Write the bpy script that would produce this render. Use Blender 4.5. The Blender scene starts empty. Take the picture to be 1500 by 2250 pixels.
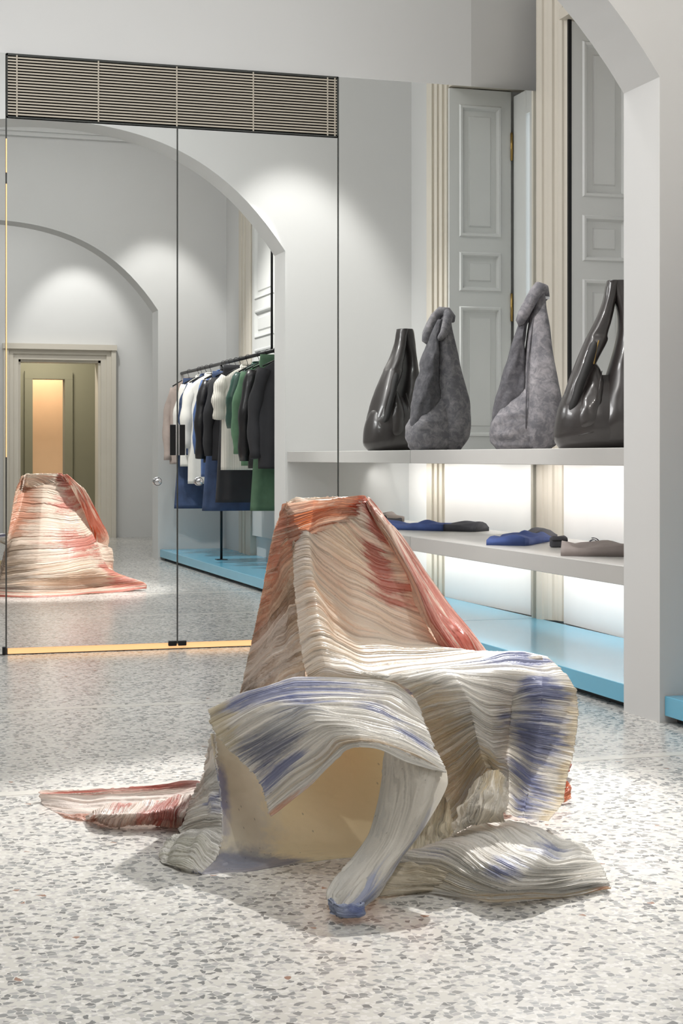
import bpy, math, random
import numpy as np
random.seed(7)
RNG = np.random.default_rng(11)
SC = bpy.context.scene
COL = SC.collection

# ------------------------------------------------------------------ camera
F_PX, YAW, V0, EYE = 3570.0, 0.2978, 1004.4, 1.05
SN, CS = math.sin(YAW), math.cos(YAW)
YM = 8.763                       # plane of the mirrored back wall
cd = bpy.data.cameras.new('camera')
cam = bpy.data.objects.new('camera', cd)
COL.objects.link(cam)
cam.location = (0, 0, EYE)
cam.rotation_euler = (math.pi / 2, 0, -YAW)
cd.sensor_fit = 'HORIZONTAL'
cd.sensor_width = 36.0
cd.lens = F_PX * 36.0 / 1500.0
cd.shift_y = -(1125.0 - V0) / 1500.0
cd.clip_start = 0.02
SC.camera = cam

# ------------------------------------------------------------------ world, exposure, lights
w = bpy.data.worlds.new('world')
SC.world = w
w.use_nodes = True
w.node_tree.nodes['Background'].inputs[0].default_value = (0.85, 0.92, 1.0, 1)
w.node_tree.nodes['Background'].inputs[1].default_value = 0.6
SC.view_settings.view_transform = 'Standard'
SC.view_settings.look = 'None'
SC.view_settings.exposure = 0.36
SC.view_settings.gamma = 1.0
SC.view_settings.use_curve_mapping = False


def area(name, loc, size, power, color=(1, 1, 1), target=None, spread=180):
    d = bpy.data.lights.new(name, 'AREA')
    d.shape = 'RECTANGLE'
    d.size, d.size_y = size
    d.energy = power
    d.color = color
    d.spread = math.radians(spread)
    o = bpy.data.objects.new(name, d)
    COL.objects.link(o)
    o.location = loc
    if target is not None:
        from mathutils import Vector
        o.rotation_euler = (Vector(target) - Vector(loc)).to_track_quat('-Z', 'Y').to_euler()
    return o


def spot(name, loc, target, power, angle, blend=0.4, radius=0.03, color=(1, 0.975, 0.945)):
    from mathutils import Vector
    d = bpy.data.lights.new(name, 'SPOT')
    d.energy = power
    d.spot_size = math.radians(angle)
    d.spot_blend = blend
    d.shadow_soft_size = radius
    d.color = color
    o = bpy.data.objects.new(name, d)
    COL.objects.link(o)
    o.location = loc
    o.rotation_euler = (Vector(target) - Vector(loc)).to_track_quat('-Z', 'Y').to_euler()
    return o


# soft ambient fill added under the ceilings of the three rooms
area('ambient_fill_back_room', (1.35, 7.4, 4.5), (3.0, 1.6), 28, (1.0, 1.0, 1.0), spread=100)
area('ambient_fill_middle_room', (1.35, 3.6, 4.5), (3.2, 3.2), 24, (1.0, 0.995, 0.985))
area('ambient_fill_front_room', (1.35, -1.4, 4.5), (3.2, 3.0), 62, (1.0, 0.99, 0.975))
# unseen area fills added to brighten the walls, not actual fittings
area('wall_fill_arch', (1.35, 8.55, 4.45), (3.6, 0.25), 20, (1.0, 0.99, 0.98), (1.6, 6.1, 2.2))
area('wall_fill_windows', (-1.1, 7.2, 3.6), (1.6, 0.5), 20, (1.0, 1.0, 1.0), (4.0, 7.3, 1.9), 110)
area('wall_fill_middle', (1.35, 5.6, 4.45), (3.4, 0.25), 30, (1.0, 0.99, 0.98), (1.6, 1.1, 2.6))
# track spots, plus added fill spots for bags and pier
spot('spot_key', (3.35, 7.3, 3.7), (1.4, 4.5, 0.3), 1350, 32, 0.5, 0.025)
spot('spot_front', (2.7, 1.9, 3.9), (1.45, 4.6, 0.4), 110, 34, 0.5, 0.025)
spot('spot_arch_wall', (3.0, 7.2, 4.1), (3.2, 6.1, 1.9), 125, 50, 0.6, 0.05)
spot('fill_spot_bags', (0.7, 6.9, 3.7), (3.5, 7.45, 1.35), 120, 30, 0.7, 0.06)  # added fill to brighten the bags
spot('fill_spot_pier', (2.0, 3.2, 4.1), (3.25, 5.76, 2.1), 110, 44, 0.8, 0.06, (1, 0.94, 0.88))  # added warm fill to lighten the front face of the pier
spot('spot_shelf', (2.3, 7.2, 4.1), (3.6, 7.5, 1.3), 150, 45, 0.7, 0.05)
spot('spot_rear_arch', (3.0, 2.2, 4.1), (3.1, 1.1, 2.2), 80, 50, 0.6, 0.05)
spot('spot_rack', (2.2, 3.3, 4.2), (3.5, 3.3, 1.0), 330, 70, 0.7, 0.05)
spot('spot_door_wall', (2.9, -2.5, 4.2), (2.9, -3.7, 2.5), 80, 55, 0.6, 0.05)


# ------------------------------------------------------------------ colour and material helpers
def lin(c):
    c = np.asarray(c, float) / 255.0
    return np.where(c <= 0.04045, c / 12.92, ((c + 0.055) / 1.055) ** 2.4)


def rgba(c):
    return tuple(lin(c)) + (1.0,)


def new_mat(name):
    m = bpy.data.materials.new(name)
    m.use_nodes = True
    nt = m.node_tree
    return m, nt, nt.nodes['Principled BSDF']


def nd(nt, typ, **kw):
    n = nt.nodes.new(typ)
    for k, v in kw.items():
        setattr(n, k, v)
    return n


def plain(name, color, rough=0.5, metal=0.0, noise=0.03, scale=6.0, bump=0.0, bscale=80.0, coat=0.0, spec=0.5, sheen=0.0):
    """Procedural material: a base colour with a faint noise mottling and optional fine bump."""
    m, nt, b = new_mat(name)
    tc = nd(nt, 'ShaderNodeTexCoord')
    n = nd(nt, 'ShaderNodeTexNoise')
    n.inputs['Scale'].default_value = scale
    n.inputs['Detail'].default_value = 4
    nt.links.new(tc.outputs['Object'], n.inputs['Vector'])
    r = nd(nt, 'ShaderNodeValToRGB')
    c = lin(color)
    r.color_ramp.elements[0].position = 0.3
    r.color_ramp.elements[1].position = 0.7
    r.color_ramp.elements[0].color = tuple(np.clip(c * (1 - noise), 0, 1)) + (1,)
    r.color_ramp.elements[1].color = tuple(np.clip(c * (1 + noise), 0, 1)) + (1,)
    nt.links.new(n.outputs['Fac'], r.inputs['Fac'])
    nt.links.new(r.outputs['Color'], b.inputs['Base Color'])
    b.inputs['Roughness'].default_value = rough
    b.inputs['Metallic'].default_value = metal
    b.inputs['Coat Weight'].default_value = coat
    b.inputs['Specular IOR Level'].default_value = spec
    b.inputs['Sheen Weight'].default_value = sheen
    if bump > 0:
        n2 = nd(nt, 'ShaderNodeTexNoise')
        n2.inputs['Scale'].default_value = bscale
        n2.inputs['Detail'].default_value = 5
        nt.links.new(tc.outputs['Object'], n2.inputs['Vector'])
        bp = nd(nt, 'ShaderNodeBump')
        bp.inputs['Strength'].default_value = bump
        bp.inputs['Distance'].default_value = 0.01
        nt.links.new(n2.outputs['Fac'], bp.inputs['Height'])
        nt.links.new(bp.outputs['Normal'], b.inputs['Normal'])
    return m


def emit_mat(name, color, strength):
    m, nt, b = new_mat(name)
    b.inputs['Base Color'].default_value = rgba(color)
    b.inputs['Emission Color'].default_value = rgba(color)
    b.inputs['Emission Strength'].default_value = strength
    return m


def terrazzo():
    m, nt, b = new_mat('terrazzo')
    tc = nd(nt, 'ShaderNodeTexCoord')
    nz = nd(nt, 'ShaderNodeTexNoise')
    nz.inputs['Scale'].default_value = 60
    nz.inputs['Detail'].default_value = 2
    nt.links.new(tc.outputs['Object'], nz.inputs['Vector'])
    mx = nd(nt, 'ShaderNodeMix', data_type='RGBA', blend_type='LINEAR_LIGHT')
    mx.inputs[0].default_value = 0.006
    nt.links.new(tc.outputs['Object'], mx.inputs[6])
    nt.links.new(nz.outputs['Color'], mx.inputs[7])

    def layer(scale, thr, gap, ramp):
        v1 = nd(nt, 'ShaderNodeTexVoronoi', voronoi_dimensions='2D', feature='F1')
        v2 = nd(nt, 'ShaderNodeTexVoronoi', voronoi_dimensions='2D', feature='DISTANCE_TO_EDGE')
        for v in (v1, v2):
            v.inputs['Scale'].default_value = scale
            v.inputs['Randomness'].default_value = 1.0
            nt.links.new(mx.outputs[2], v.inputs['Vector'])
        sp = nd(nt, 'ShaderNodeSeparateColor')
        nt.links.new(v1.outputs['Color'], sp.inputs[0])
        g1 = nd(nt, 'ShaderNodeMath', operation='LESS_THAN')
        g1.inputs[1].default_value = thr
        nt.links.new(sp.outputs[0], g1.inputs[0])
        g2 = nd(nt, 'ShaderNodeMath', operation='GREATER_THAN')
        g2.inputs[1].default_value = gap
        nt.links.new(v2.outputs['Distance'], g2.inputs[0])
        mu = nd(nt, 'ShaderNodeMath', operation='MULTIPLY')
        nt.links.new(g1.outputs[0], mu.inputs[0])
        nt.links.new(g2.outputs[0], mu.inputs[1])
        rp = nd(nt, 'ShaderNodeValToRGB')
        rp.color_ramp.interpolation = 'CONSTANT'
        els = rp.color_ramp.elements
        while len(els) < len(ramp):
            els.new(0.5)
        for e, (p, c) in zip(els, ramp):
            e.position = p
            e.color = rgba(c)
        nt.links.new(sp.outputs[1], rp.inputs['Fac'])
        return mu.outputs[0], rp.outputs['Color']
    f1, c1 = layer(60, 0.33, 0.07, [(0, (108, 108, 107)), (.16, (128, 128, 127)), (.45, (142, 143, 142)), (.75, (158, 157, 155)),
                                    (.9, (130, 129, 127)), (.99, (140, 108, 92))])
    f2, c2 = layer(100, 0.5, 0.06, [(0, (174, 172, 169)), (.35, (202, 200, 196)), (.7, (168, 168, 166)), (.85, (208, 206, 201))])
    big = nd(nt, 'ShaderNodeTexNoise')
    big.inputs['Scale'].default_value = 1.3
    big.inputs['Detail'].default_value = 3
    nt.links.new(tc.outputs['Object'], big.inputs['Vector'])
    base = nd(nt, 'ShaderNodeValToRGB')
    base.color_ramp.elements[0].position = 0.3
    base.color_ramp.elements[1].position = 0.7
    base.color_ramp.elements[0].color = rgba((184, 181, 175))
    base.color_ramp.elements[1].color = rgba((196, 193, 187))
    nt.links.new(big.outputs['Fac'], base.inputs['Fac'])
    m1 = nd(nt, 'ShaderNodeMix', data_type='RGBA')
    nt.links.new(f2, m1.inputs[0])
    nt.links.new(base.outputs['Color'], m1.inputs[6])
    nt.links.new(c2, m1.inputs[7])
    m2 = nd(nt, 'ShaderNodeMix', data_type='RGBA')
    nt.links.new(f1, m2.inputs[0])
    nt.links.new(m1.outputs[2], m2.inputs[6])
    nt.links.new(c1, m2.inputs[7])
    nt.links.new(m2.outputs[2], b.inputs['Base Color'])
    b.inputs['Roughness'].default_value = 0.2
    b.inputs['Specular IOR Level'].default_value = 0.5
    rn = nd(nt, 'ShaderNodeMapRange')
    rn.inputs['To Min'].default_value = 0.15
    rn.inputs['To Max'].default_value = 0.26
    nt.links.new(big.outputs['Fac'], rn.inputs['Value'])
    nt.links.new(rn.outputs[0], b.inputs['Roughness'])
    return m


def resin_cloth():
    """Dyed resin-stiffened pleated cloth; dye and painted pleat shade come from the mesh attribute 'dye'."""
    m, nt, b = new_mat('resin_cloth')
    at = nd(nt, 'ShaderNodeAttribute', attribute_name='dye')
    b.inputs['Roughness'].default_value = 0.42
    b.inputs['Coat Weight'].default_value = 0.25
    b.inputs['Coat Roughness'].default_value = 0.22
    b.inputs['Specular IOR Level'].default_value = 0.4
    nt.links.new(at.outputs['Color'], b.inputs['Base Color'])
    tc = nd(nt, 'ShaderNodeTexCoord')
    n = nd(nt, 'ShaderNodeTexNoise')
    n.inputs['Scale'].default_value = 220
    n.inputs['Detail'].default_value = 3
    nt.links.new(tc.outputs['Object'], n.inputs['Vector'])
    bp = nd(nt, 'ShaderNodeBump')
    bp.inputs['Strength'].default_value = 0.25
    bp.inputs['Distance'].default_value = 0.003
    nt.links.new(n.outputs['Fac'], bp.inputs['Height'])
    nt.links.new(bp.outputs['Normal'], b.inputs['Normal'])
    tr = nd(nt, 'ShaderNodeBsdfTranslucent')
    hs = nd(nt, 'ShaderNodeHueSaturation')
    hs.inputs['Saturation'].default_value = 1.25
    nt.links.new(at.outputs['Color'], hs.inputs['Color'])
    nt.links.new(hs.outputs['Color'], tr.inputs['Color'])
    mx = nd(nt, 'ShaderNodeMixShader')
    mx.inputs[0].default_value = 0.36
    nt.links.new(b.outputs[0], mx.inputs[1])
    nt.links.new(tr.outputs[0], mx.inputs[2])
    nt.links.new(mx.outputs[0], nt.nodes['Material Output'].inputs['Surface'])
    return m


def denim(name, lo, hi):
    m, nt, b = new_mat(name)
    tc = nd(nt, 'ShaderNodeTexCoord')
    n = nd(nt, 'ShaderNodeTexNoise')
    n.inputs['Scale'].default_value = 24
    n.inputs['Detail'].default_value = 9
    n.inputs['Roughness'].default_value = 0.7
    n.inputs['Distortion'].default_value = 0.6
    rd = nd(nt, 'ShaderNodeTexNoise', noise_type='RIDGED_MULTIFRACTAL')
    rd.inputs['Scale'].default_value = 5.5
    rd.inputs['Detail'].default_value = 3
    rd.inputs['Distortion'].default_value = 0.8
    for q in (n, rd):
        nt.links.new(tc.outputs['Object'], q.inputs['Vector'])
    cl = nd(nt, 'ShaderNodeMapRange')
    cl.inputs['From Max'].default_value = 1.6
    nt.links.new(rd.outputs['Fac'], cl.inputs['Value'])
    mx = nd(nt, 'ShaderNodeMix')
    mx.inputs[0].default_value = 0.3
    nt.links.new(n.outputs['Fac'], mx.inputs[2])
    nt.links.new(cl.outputs[0], mx.inputs[3])
    r = nd(nt, 'ShaderNodeValToRGB')
    r.color_ramp.elements[0].position = 0.3
    r.color_ramp.elements[1].position = 0.66
    r.color_ramp.elements[0].color = rgba(lo)
    r.color_ramp.elements[1].color = rgba(hi)
    nt.links.new(mx.outputs[0], r.inputs['Fac'])
    nt.links.new(r.outputs['Color'], b.inputs['Base Color'])
    b.inputs['Roughness'].default_value = 0.85
    bp = nd(nt, 'ShaderNodeBump')
    bp.inputs['Strength'].default_value = 0.8
    bp.inputs['Distance'].default_value = 0.03
    nt.links.new(cl.outputs[0], bp.inputs['Height'])
    bp2 = nd(nt, 'ShaderNodeBump')
    bp2.inputs['Strength'].default_value = 0.4
    bp2.inputs['Distance'].default_value = 0.01
    nt.links.new(n.outputs['Fac'], bp2.inputs['Height'])
    nt.links.new(bp.outputs['Normal'], bp2.inputs['Normal'])
    nt.links.new(bp2.outputs['Normal'], b.inputs['Normal'])
    return m


def striped(name, c1, c2, scale):
    m, nt, b = new_mat(name)
    tc = nd(nt, 'ShaderNodeTexCoord')
    wv = nd(nt, 'ShaderNodeTexWave', bands_direction='X')
    wv.inputs['Scale'].default_value = scale
    nt.links.new(tc.outputs['Object'], wv.inputs['Vector'])
    r = nd(nt, 'ShaderNodeValToRGB')
    r.color_ramp.elements[0].position = 0.15
    r.color_ramp.elements[1].position = 0.35
    r.color_ramp.elements[0].color = rgba(c1)
    r.color_ramp.elements[1].color = rgba(c2)
    nt.links.new(wv.outputs['Fac'], r.inputs['Fac'])
    nt.links.new(r.outputs['Color'], b.inputs['Base Color'])
    b.inputs['Roughness'].default_value = 0.8
    return m


M = {}
M['wall'] = plain('painted_wall', (213, 213, 212), 0.65, noise=0.012, scale=2)
M['ceiling'] = plain('painted_ceiling', (225, 224, 220), 0.8, noise=0.01)
M['trimcream'] = plain('cream_trim_paint', (212, 205, 192), 0.45, noise=0.015)
M['white'] = plain('white_joinery_paint', (218, 219, 217), 0.4, noise=0.012)
M['boardwhite'] = plain('white_back_panel', (232, 230, 228), 0.5, noise=0.01)
M['shelf'] = plain('shelf_lacquer', (192, 190, 187), 0.35, noise=0.01)
M['blue'] = plain('turquoise_lacquer', (104, 178, 208), 0.26, noise=0.02, scale=3, coat=0.3)
M['plinth'] = plain('dark_plinth', (52, 54, 56), 0.6)
M['terrazzo'] = terrazzo()
M['terrastrip'] = plain('terrazzo_strip', (198, 195, 188), 0.2, noise=0.03, scale=60)
M['mirror'] = plain('mirror_glass', (244, 246, 245), 0.0, 1.0, noise=0.0)
M['mirroredge'] = plain('mirror_edge', (84, 86, 84), 0.25, 0.6)
M['dark'] = plain('dark_metal', (34, 34, 36), 0.4, 0.5)
M['darkvoid'] = plain('dark_cavity', (36, 34, 32), 0.9)
M['grille'] = plain('grille_enamel', (188, 180, 166), 0.45, noise=0.02)
M['chrome'] = plain('chrome', (214, 214, 216), 0.12, 1.0, noise=0.0)
M['brass'] = plain('brass', (176, 146, 88), 0.3, 1.0, noise=0.03)
M['blackrail'] = plain('black_rail', (30, 30, 33), 0.4, 0.3)
M['olive'] = plain('olive_corridor_paint', (136, 132, 112), 0.7, noise=0.015)
M['orange'] = plain('warm_light_ochre', (226, 186, 148), 0.7, noise=0.02)  # ochre carries the warm light of the far opening in its colour
M['resin'] = resin_cloth()
M['denim'] = denim('washed_denim', (98, 97, 102), (176, 171, 173))
M['denimdark'] = denim('dark_denim', (72, 71, 76), (122, 120, 124))
M['shadeblack'] = plain('inner_shade_black', (20, 19, 19), 0.7)
M['leather'] = plain('black_leather', (46, 42, 41), 0.30, noise=0.12, scale=6, bump=0.06, bscale=5, coat=0.3)
M['warmled'] = emit_mat('warm_light_strip', (252, 198, 140), 0.62)
M['led'] = emit_mat('led_strip', (255, 246, 232), 1.6)
M['daylight'] = emit_mat('daylight_slit', (225, 232, 238), 0.9)
M['tag'] = plain('white_plastic', (232, 234, 238), 0.35)


# ------------------------------------------------------------------ mesh helpers
def tag(o, label=None, cat=None, group=None, kind=None):
    if label:
        o['label'] = label
    if cat:
        o['category'] = cat
    if group:
        o['group'] = group
    if kind:
        o['kind'] = kind
    return o


def empty(name, loc, label=None, cat=None, group=None, kind=None):
    o = bpy.data.objects.new(name, None)
    COL.objects.link(o)
    o.location = loc
    o.empty_display_size = 0.1
    return tag(o, label, cat, group, kind)


def link(name, me, mat, parent=None, smooth=False):
    o = bpy.data.objects.new(name, me)
    COL.objects.link(o)
    if mat is not None:
        me.materials.append(mat)
    if smooth:
        me.polygons.foreach_set('use_smooth', [True] * len(me.polygons))
    if parent is not None:
        o.parent = parent
        from mathutils import Matrix
        o.matrix_parent_inverse = Matrix.Translation(parent.location).inverted()
    return o


class MB:
    """Collects boxes, prisms, tubes and lofts into one mesh."""
    def __init__(self):
        self.v, self.f = [], []

    def add(self, vs, fs):
        n = len(self.v)
        self.v += [tuple(p) for p in vs]
        self.f += [tuple(i + n for i in f) for f in fs]
        return self

    def box(self, x0, x1, y0, y1, z0, z1, ch=0.0):
        """Box; ch > 0 chamfers its edges."""
        if ch <= 0:
            vs = [(x, y, z) for z in (z0, z1) for y in (y0, y1) for x in (x0, x1)]
            return self.add(vs, [(0, 2, 3, 1), (4, 5, 7, 6), (0, 1, 5, 4), (2, 6, 7, 3), (0, 4, 6, 2), (1, 3, 7, 5)])
        rings = []
        for z, ins in ((z0, ch), (z0 + ch, 0), (z1 - ch, 0), (z1, ch)):
            a, b_, c, d = x0 + ins, x1 - ins, y0 + ins, y1 - ins
            e = ch if ins == 0 else ch * 0.6
            rings.append([(a + e, c, z), (b_ - e, c, z), (b_, c + e, z), (b_, d - e, z), (b_ - e, d, z), (a + e, d, z), (a, d - e, z), (a, c + e, z)])
        return self.loft(rings)

    def loft(self, rings, caps=True, closed=True):
        n = len(rings[0])
        vs = [p for r in rings for p in r]
        fs = []
        for i in range(len(rings) - 1):
            for j in range(n if closed else n - 1):
                k = (j + 1) % n
                fs.append((i * n + j, i * n + k, (i + 1) * n + k, (i + 1) * n + j))
        if caps and closed:
            fs.append(tuple(range(n - 1, -1, -1)))
            fs.append(tuple((len(rings) - 1) * n + j for j in range(n)))
        return self.add(vs, fs)

    def prism_xy(self, poly, z0, z1):
        return self.loft([[(x, y, z0) for x, y in poly], [(x, y, z1) for x, y in poly]])

    def prism_xz(self, poly, y0, y1):
        return self.loft([[(x, y0, z) for x, z in poly], [(x, y1, z) for x, z in poly]])

    def tube(self, pts, r, n=8, caps=True):
        pts = [np.asarray(p, float) for p in pts]
        rings = []
        rr = r if hasattr(r, '__len__') else [r] * len(pts)
        ref = None
        for i, p in enumerate(pts):
            d = pts[min(i + 1, len(pts) - 1)] - pts[max(i - 1, 0)]
            d = d / (np.linalg.norm(d) + 1e-9)
            if ref is None:
                ref = np.array([0, 0, 1.0]) if abs(d[2]) < 0.9 else np.array([1.0, 0, 0])
            a = np.cross(d, ref)
            a /= np.linalg.norm(a) + 1e-9
            b_ = np.cross(a, d)
            ref = b_
            rings.append([tuple(p + rr[i] * (math.cos(t) * a + math.sin(t) * b_)) for t in np.linspace(0, 2 * math.pi, n, endpoint=False)])
        return self.loft(rings, caps)

    def build(self, name, mat, parent=None, smooth=False):
        me = bpy.data.meshes.new(name)
        me.from_pydata(self.v, [], self.f)
        me.update()
        return link(name, me, mat, parent, smooth)


# photo measurements turned into room positions (all depths are real metres from the lens)
def P(u, v, z):
    xc = (u - 750.0) / F_PX * z
    return (z * SN + xc * CS, z * CS - xc * SN, EYE - (v - V0) / F_PX * z)


def PH(u, v, h):
    return P(u, v, (EYE - h) * F_PX / (v - V0))


def PM(u, v, z):
    x, y, h = P(u, v, z)
    return (x, 2 * YM - y, h)


def PMH(u, v, h):
    return PM(u, v, (EYE - h) * F_PX / (v - V0))


# ================================================================== SETTING
XL, XR, XP, CX = -1.35, 4.06, 3.085, 1.38
ZC = 4.6
Y_DOORWALL = -3.7

fl = MB()
fl.box(XL - 0.2, XR + 0.6, Y_DOORWALL - 3.2, YM + 0.6, -0.1, 0.0)
floor = fl.build('floor', M['terrazzo'])
tag(floor, kind='structure', label='polished grey and white terrazzo floor')
for k, yy in enumerate((6.83, 5.15)):
    tag(MB().box(XL, XP, yy - 0.03, yy + 0.03, -0.01, 0.0006).build('trim_%d' % (k + 1), M['terrastrip']), kind='structure')
tag(MB().box(XL - 0.2, XR + 0.6, Y_DOORWALL - 3.2, YM + 0.6, ZC, ZC + 0.1).build('ceiling', M['ceiling']), kind='structure')
tag(MB().box(XL - 0.15, XL, Y_DOORWALL, YM + 0.5, 0, ZC).build('wall_left', M['wall']), kind='structure')

# arches
PROF = [(0.0, 3.408), (0.3, 3.396), (0.62, 3.345), (0.92, 3.245), (1.275, 3.02), (1.53, 2.79), (1.705, 2.55)]


def arch_curve():
    from math import ceil
    xs = np.array([p[0] for p in PROF])
    zs = np.array([p[1] for p in PROF])
    # fit a smooth even polynomial through the measured points
    A = np.stack([xs ** 0, xs ** 2, xs ** 4, xs ** 6], 1)
    co = np.linalg.lstsq(A, zs, rcond=None)[0]
    x = np.linspace(-1.705, 1.705, 49)
    z = co[0] + co[1] * x ** 2 + co[2] * x ** 4 + co[3] * x ** 6
    return [(CX + a, b) for a, b in zip(x, z)]


def arch_wall(name, y0, y1, stretch=1.0):
    m = MB()
    c = [(x if x > CX else CX + (x - CX) * stretch, z) for x, z in arch_curve()]
    xl, xr = c[0][0], c[-1][0]
    m.box(XL - 0.05, xl, y0, y1, 0, ZC)
    m.box(xr, XR + 0.3, y0, y1, 0, ZC)
    for (a, za), (b, zb) in zip(c[:-1], c[1:]):
        vs = [(a, y0, za), (b, y0, zb), (b, y0, ZC), (a, y0, ZC), (a, y1, za), (b, y1, zb), (b, y1, ZC), (a, y1, ZC)]
        m.add(vs, [(0, 1, 2, 3), (7, 6, 5, 4), (0, 4, 5, 1)])
    return tag(m.build(name, M['wall']), kind='structure')


Y1F, Y1B = 5.768, 6.077
Y2F, Y2B = 0.76, 1.08
arch_wall('wall_middle', Y1F, Y1B)
arch_wall('wall_front', Y2F, Y2B, 1.55)

# back wall above the mirrors; right end turns into a recess
HB, HG = 3.194, 2.852
tag(MB().prism_xy([(XL, YM + 0.03), (3.474, YM), (3.474, YM + 0.3), (XL, YM + 0.3)], HB, ZC).build('wall_back', M['wall']), kind='structure')
tag(MB().prism_xy([(3.474, YM), (4.4, YM + 0.30), (4.4, YM + 0.6), (3.474, YM + 0.3)], HB, ZC).build('trim_3', M['wall']), kind='structure')
tag(MB().box(XL, XR + 0.3, YM + 0.05, YM + 0.3, 0, HB).build('wall_back.001', M['darkvoid']), kind='structure')

# right wall
m = MB()
m.box(XR, 4.75, Y1B, 7.19, 0, ZC)
m.box(3.97, 4.75, 8.55, YM + 0.6, 0, ZC)
m.box(XR, 4.75, 7.19, 8.55, 3.62, ZC)
m.box(4.47, 4.75, 7.19, 8.55, 0, 3.62)
tag(m.build('wall_right', M['wall']), kind='structure')
XR2 = 3.80
tag(MB().box(XR2, XR2 + 0.3, Y2B, Y1F, 0, ZC).build('wall_right.001', M['wall']), kind='structure')
tag(MB().box(XR, XR + 0.2, Y_DOORWALL, Y2F, 0, ZC).build('wall_right.002', M['wall']), kind='structure')

# wall behind the camera with the doorway seen in the mirror
DX0, DX1, DH = 2.16, 3.22, 2.31
m = MB()
m.box(XL, DX0, Y_DOORWALL - 0.25, Y_DOORWALL, 0, ZC)
m.box(DX1, XR + 0.1, Y_DOORWALL - 0.25, Y_DOORWALL, 0, ZC)
m.box(DX0, DX1, Y_DOORWALL - 0.25, Y_DOORWALL, DH, ZC)
tag(m.build('wall_rear', M['wall']), kind='structure')
dr = empty('door_3', (0.5 * (DX0 + DX1), Y_DOORWALL, 0), 'cream moulded doorway casing reflected at the left', kind='structure')
for x0, sgn in ((DX0, -1), (DX1, 1)):
    m = MB()
    for off, wd, pr in ((0.0, 0.07, 0.05), (0.07, 0.06, 0.07), (0.13, 0.06, 0.10)):
        a, b = sorted((x0 + sgn * off, x0 + sgn * (off + wd)))
        m.box(a, b, Y_DOORWALL, Y_DOORWALL + pr, 0, DH + off - 0.0005)
    m.build('casing', M['trimcream'], dr)
m = MB()
for off, wd, pr in ((0.0, 0.07, 0.05), (0.07, 0.06, 0.07), (0.13, 0.07, 0.12)):
    m.box(DX0 - off - wd, DX1 + off + wd, Y_DOORWALL, Y_DOORWALL + pr, DH + off, DH + off + wd)
m.build('lintel', M['trimcream'], dr)
m = MB()
m.box(DX0 - 0.01, DX0 + 0.03, Y_DOORWALL - 0.27, Y_DOORWALL + 0.01, 0, DH)
m.box(DX1 - 0.03, DX1 + 0.01, Y_DOORWALL - 0.27, Y_DOORWALL + 0.01, 0, DH)
m.box(DX0, DX1, Y_DOORWALL - 0.27, Y_DOORWALL + 0.01, DH - 0.03, DH + 0.01)
m.build('jamb', M['trimcream'], dr)
# corridor behind the doorway
YC = Y_DOORWALL - 1.9
m = MB()
m.box(1.2, 2.55, YC - 0.2, YC, 0, 3.2)
m.box(3.0, 4.2, YC - 0.2, YC, 0, 3.2)
m.box(2.55, 3.0, YC - 0.2, YC, 2.15, 3.2)
m.box(1.0, 1.2, YC, Y_DOORWALL - 0.25, 0, 3.2)
m.box(4.0, 4.2, YC, Y_DOORWALL - 0.25, 0, 3.2)
m.box(1.0, 4.2, YC, Y_DOORWALL - 0.25, 3.1, 3.2)
tag(m.build('wall_corridor', M['olive']), kind='structure')
m = MB()
m.box(2.44, 2.55, YC, YC + 0.05, 0, 2.149)
m.box(3.0, 3.11, YC, YC + 0.05, 0, 2.149)
m.box(2.44, 3.11, YC, YC + 0.05, 2.15, 2.26)
tag(m.build('trim_4', M['olive']), kind='structure')
tag(MB().box(2.3, 3.4, YC - 1.05, YC - 0.95, 0, 3.0).build('wall_far', M['orange']), kind='structure')
area('lamp_far_corridor', (2.8, YC - 0.5, 2.8), (0.5, 0.3), 24, (1.0, 0.85, 0.68))
area('lamp_corridor', (2.6, Y_DOORWALL - 1.0, 3.05), (0.6, 0.5), 34, (1.0, 0.93, 0.8))
# cornices
for k, (ya, yb) in enumerate(((Y1F - 0.06, Y1F), (Y2B, Y2B + 0.06))):
    m = MB()
    m.box(XL, XR2, ya, yb, 4.25, 4.29)
    m.box(XL, XR2, ya - (0.04 if k == 0 else 0), yb + (0.04 if k else 0), 4.29, 4.36)
    tag(m.build('trim_%d' % (5 + k), M['wall']), kind='structure')


# ------------------------------------------------------------------ mirrors
def wx(u):
    k = (u - 750.0) / F_PX
    return YM * (SN + k * CS) / (CS - k * SN)


def mirror_slab(name, parent, x0, x1, z0, z1):
    o = MB().box(x0, x1, YM, YM + 0.008, z0, z1).build(name, M['mirror'], parent)
    return o


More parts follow.
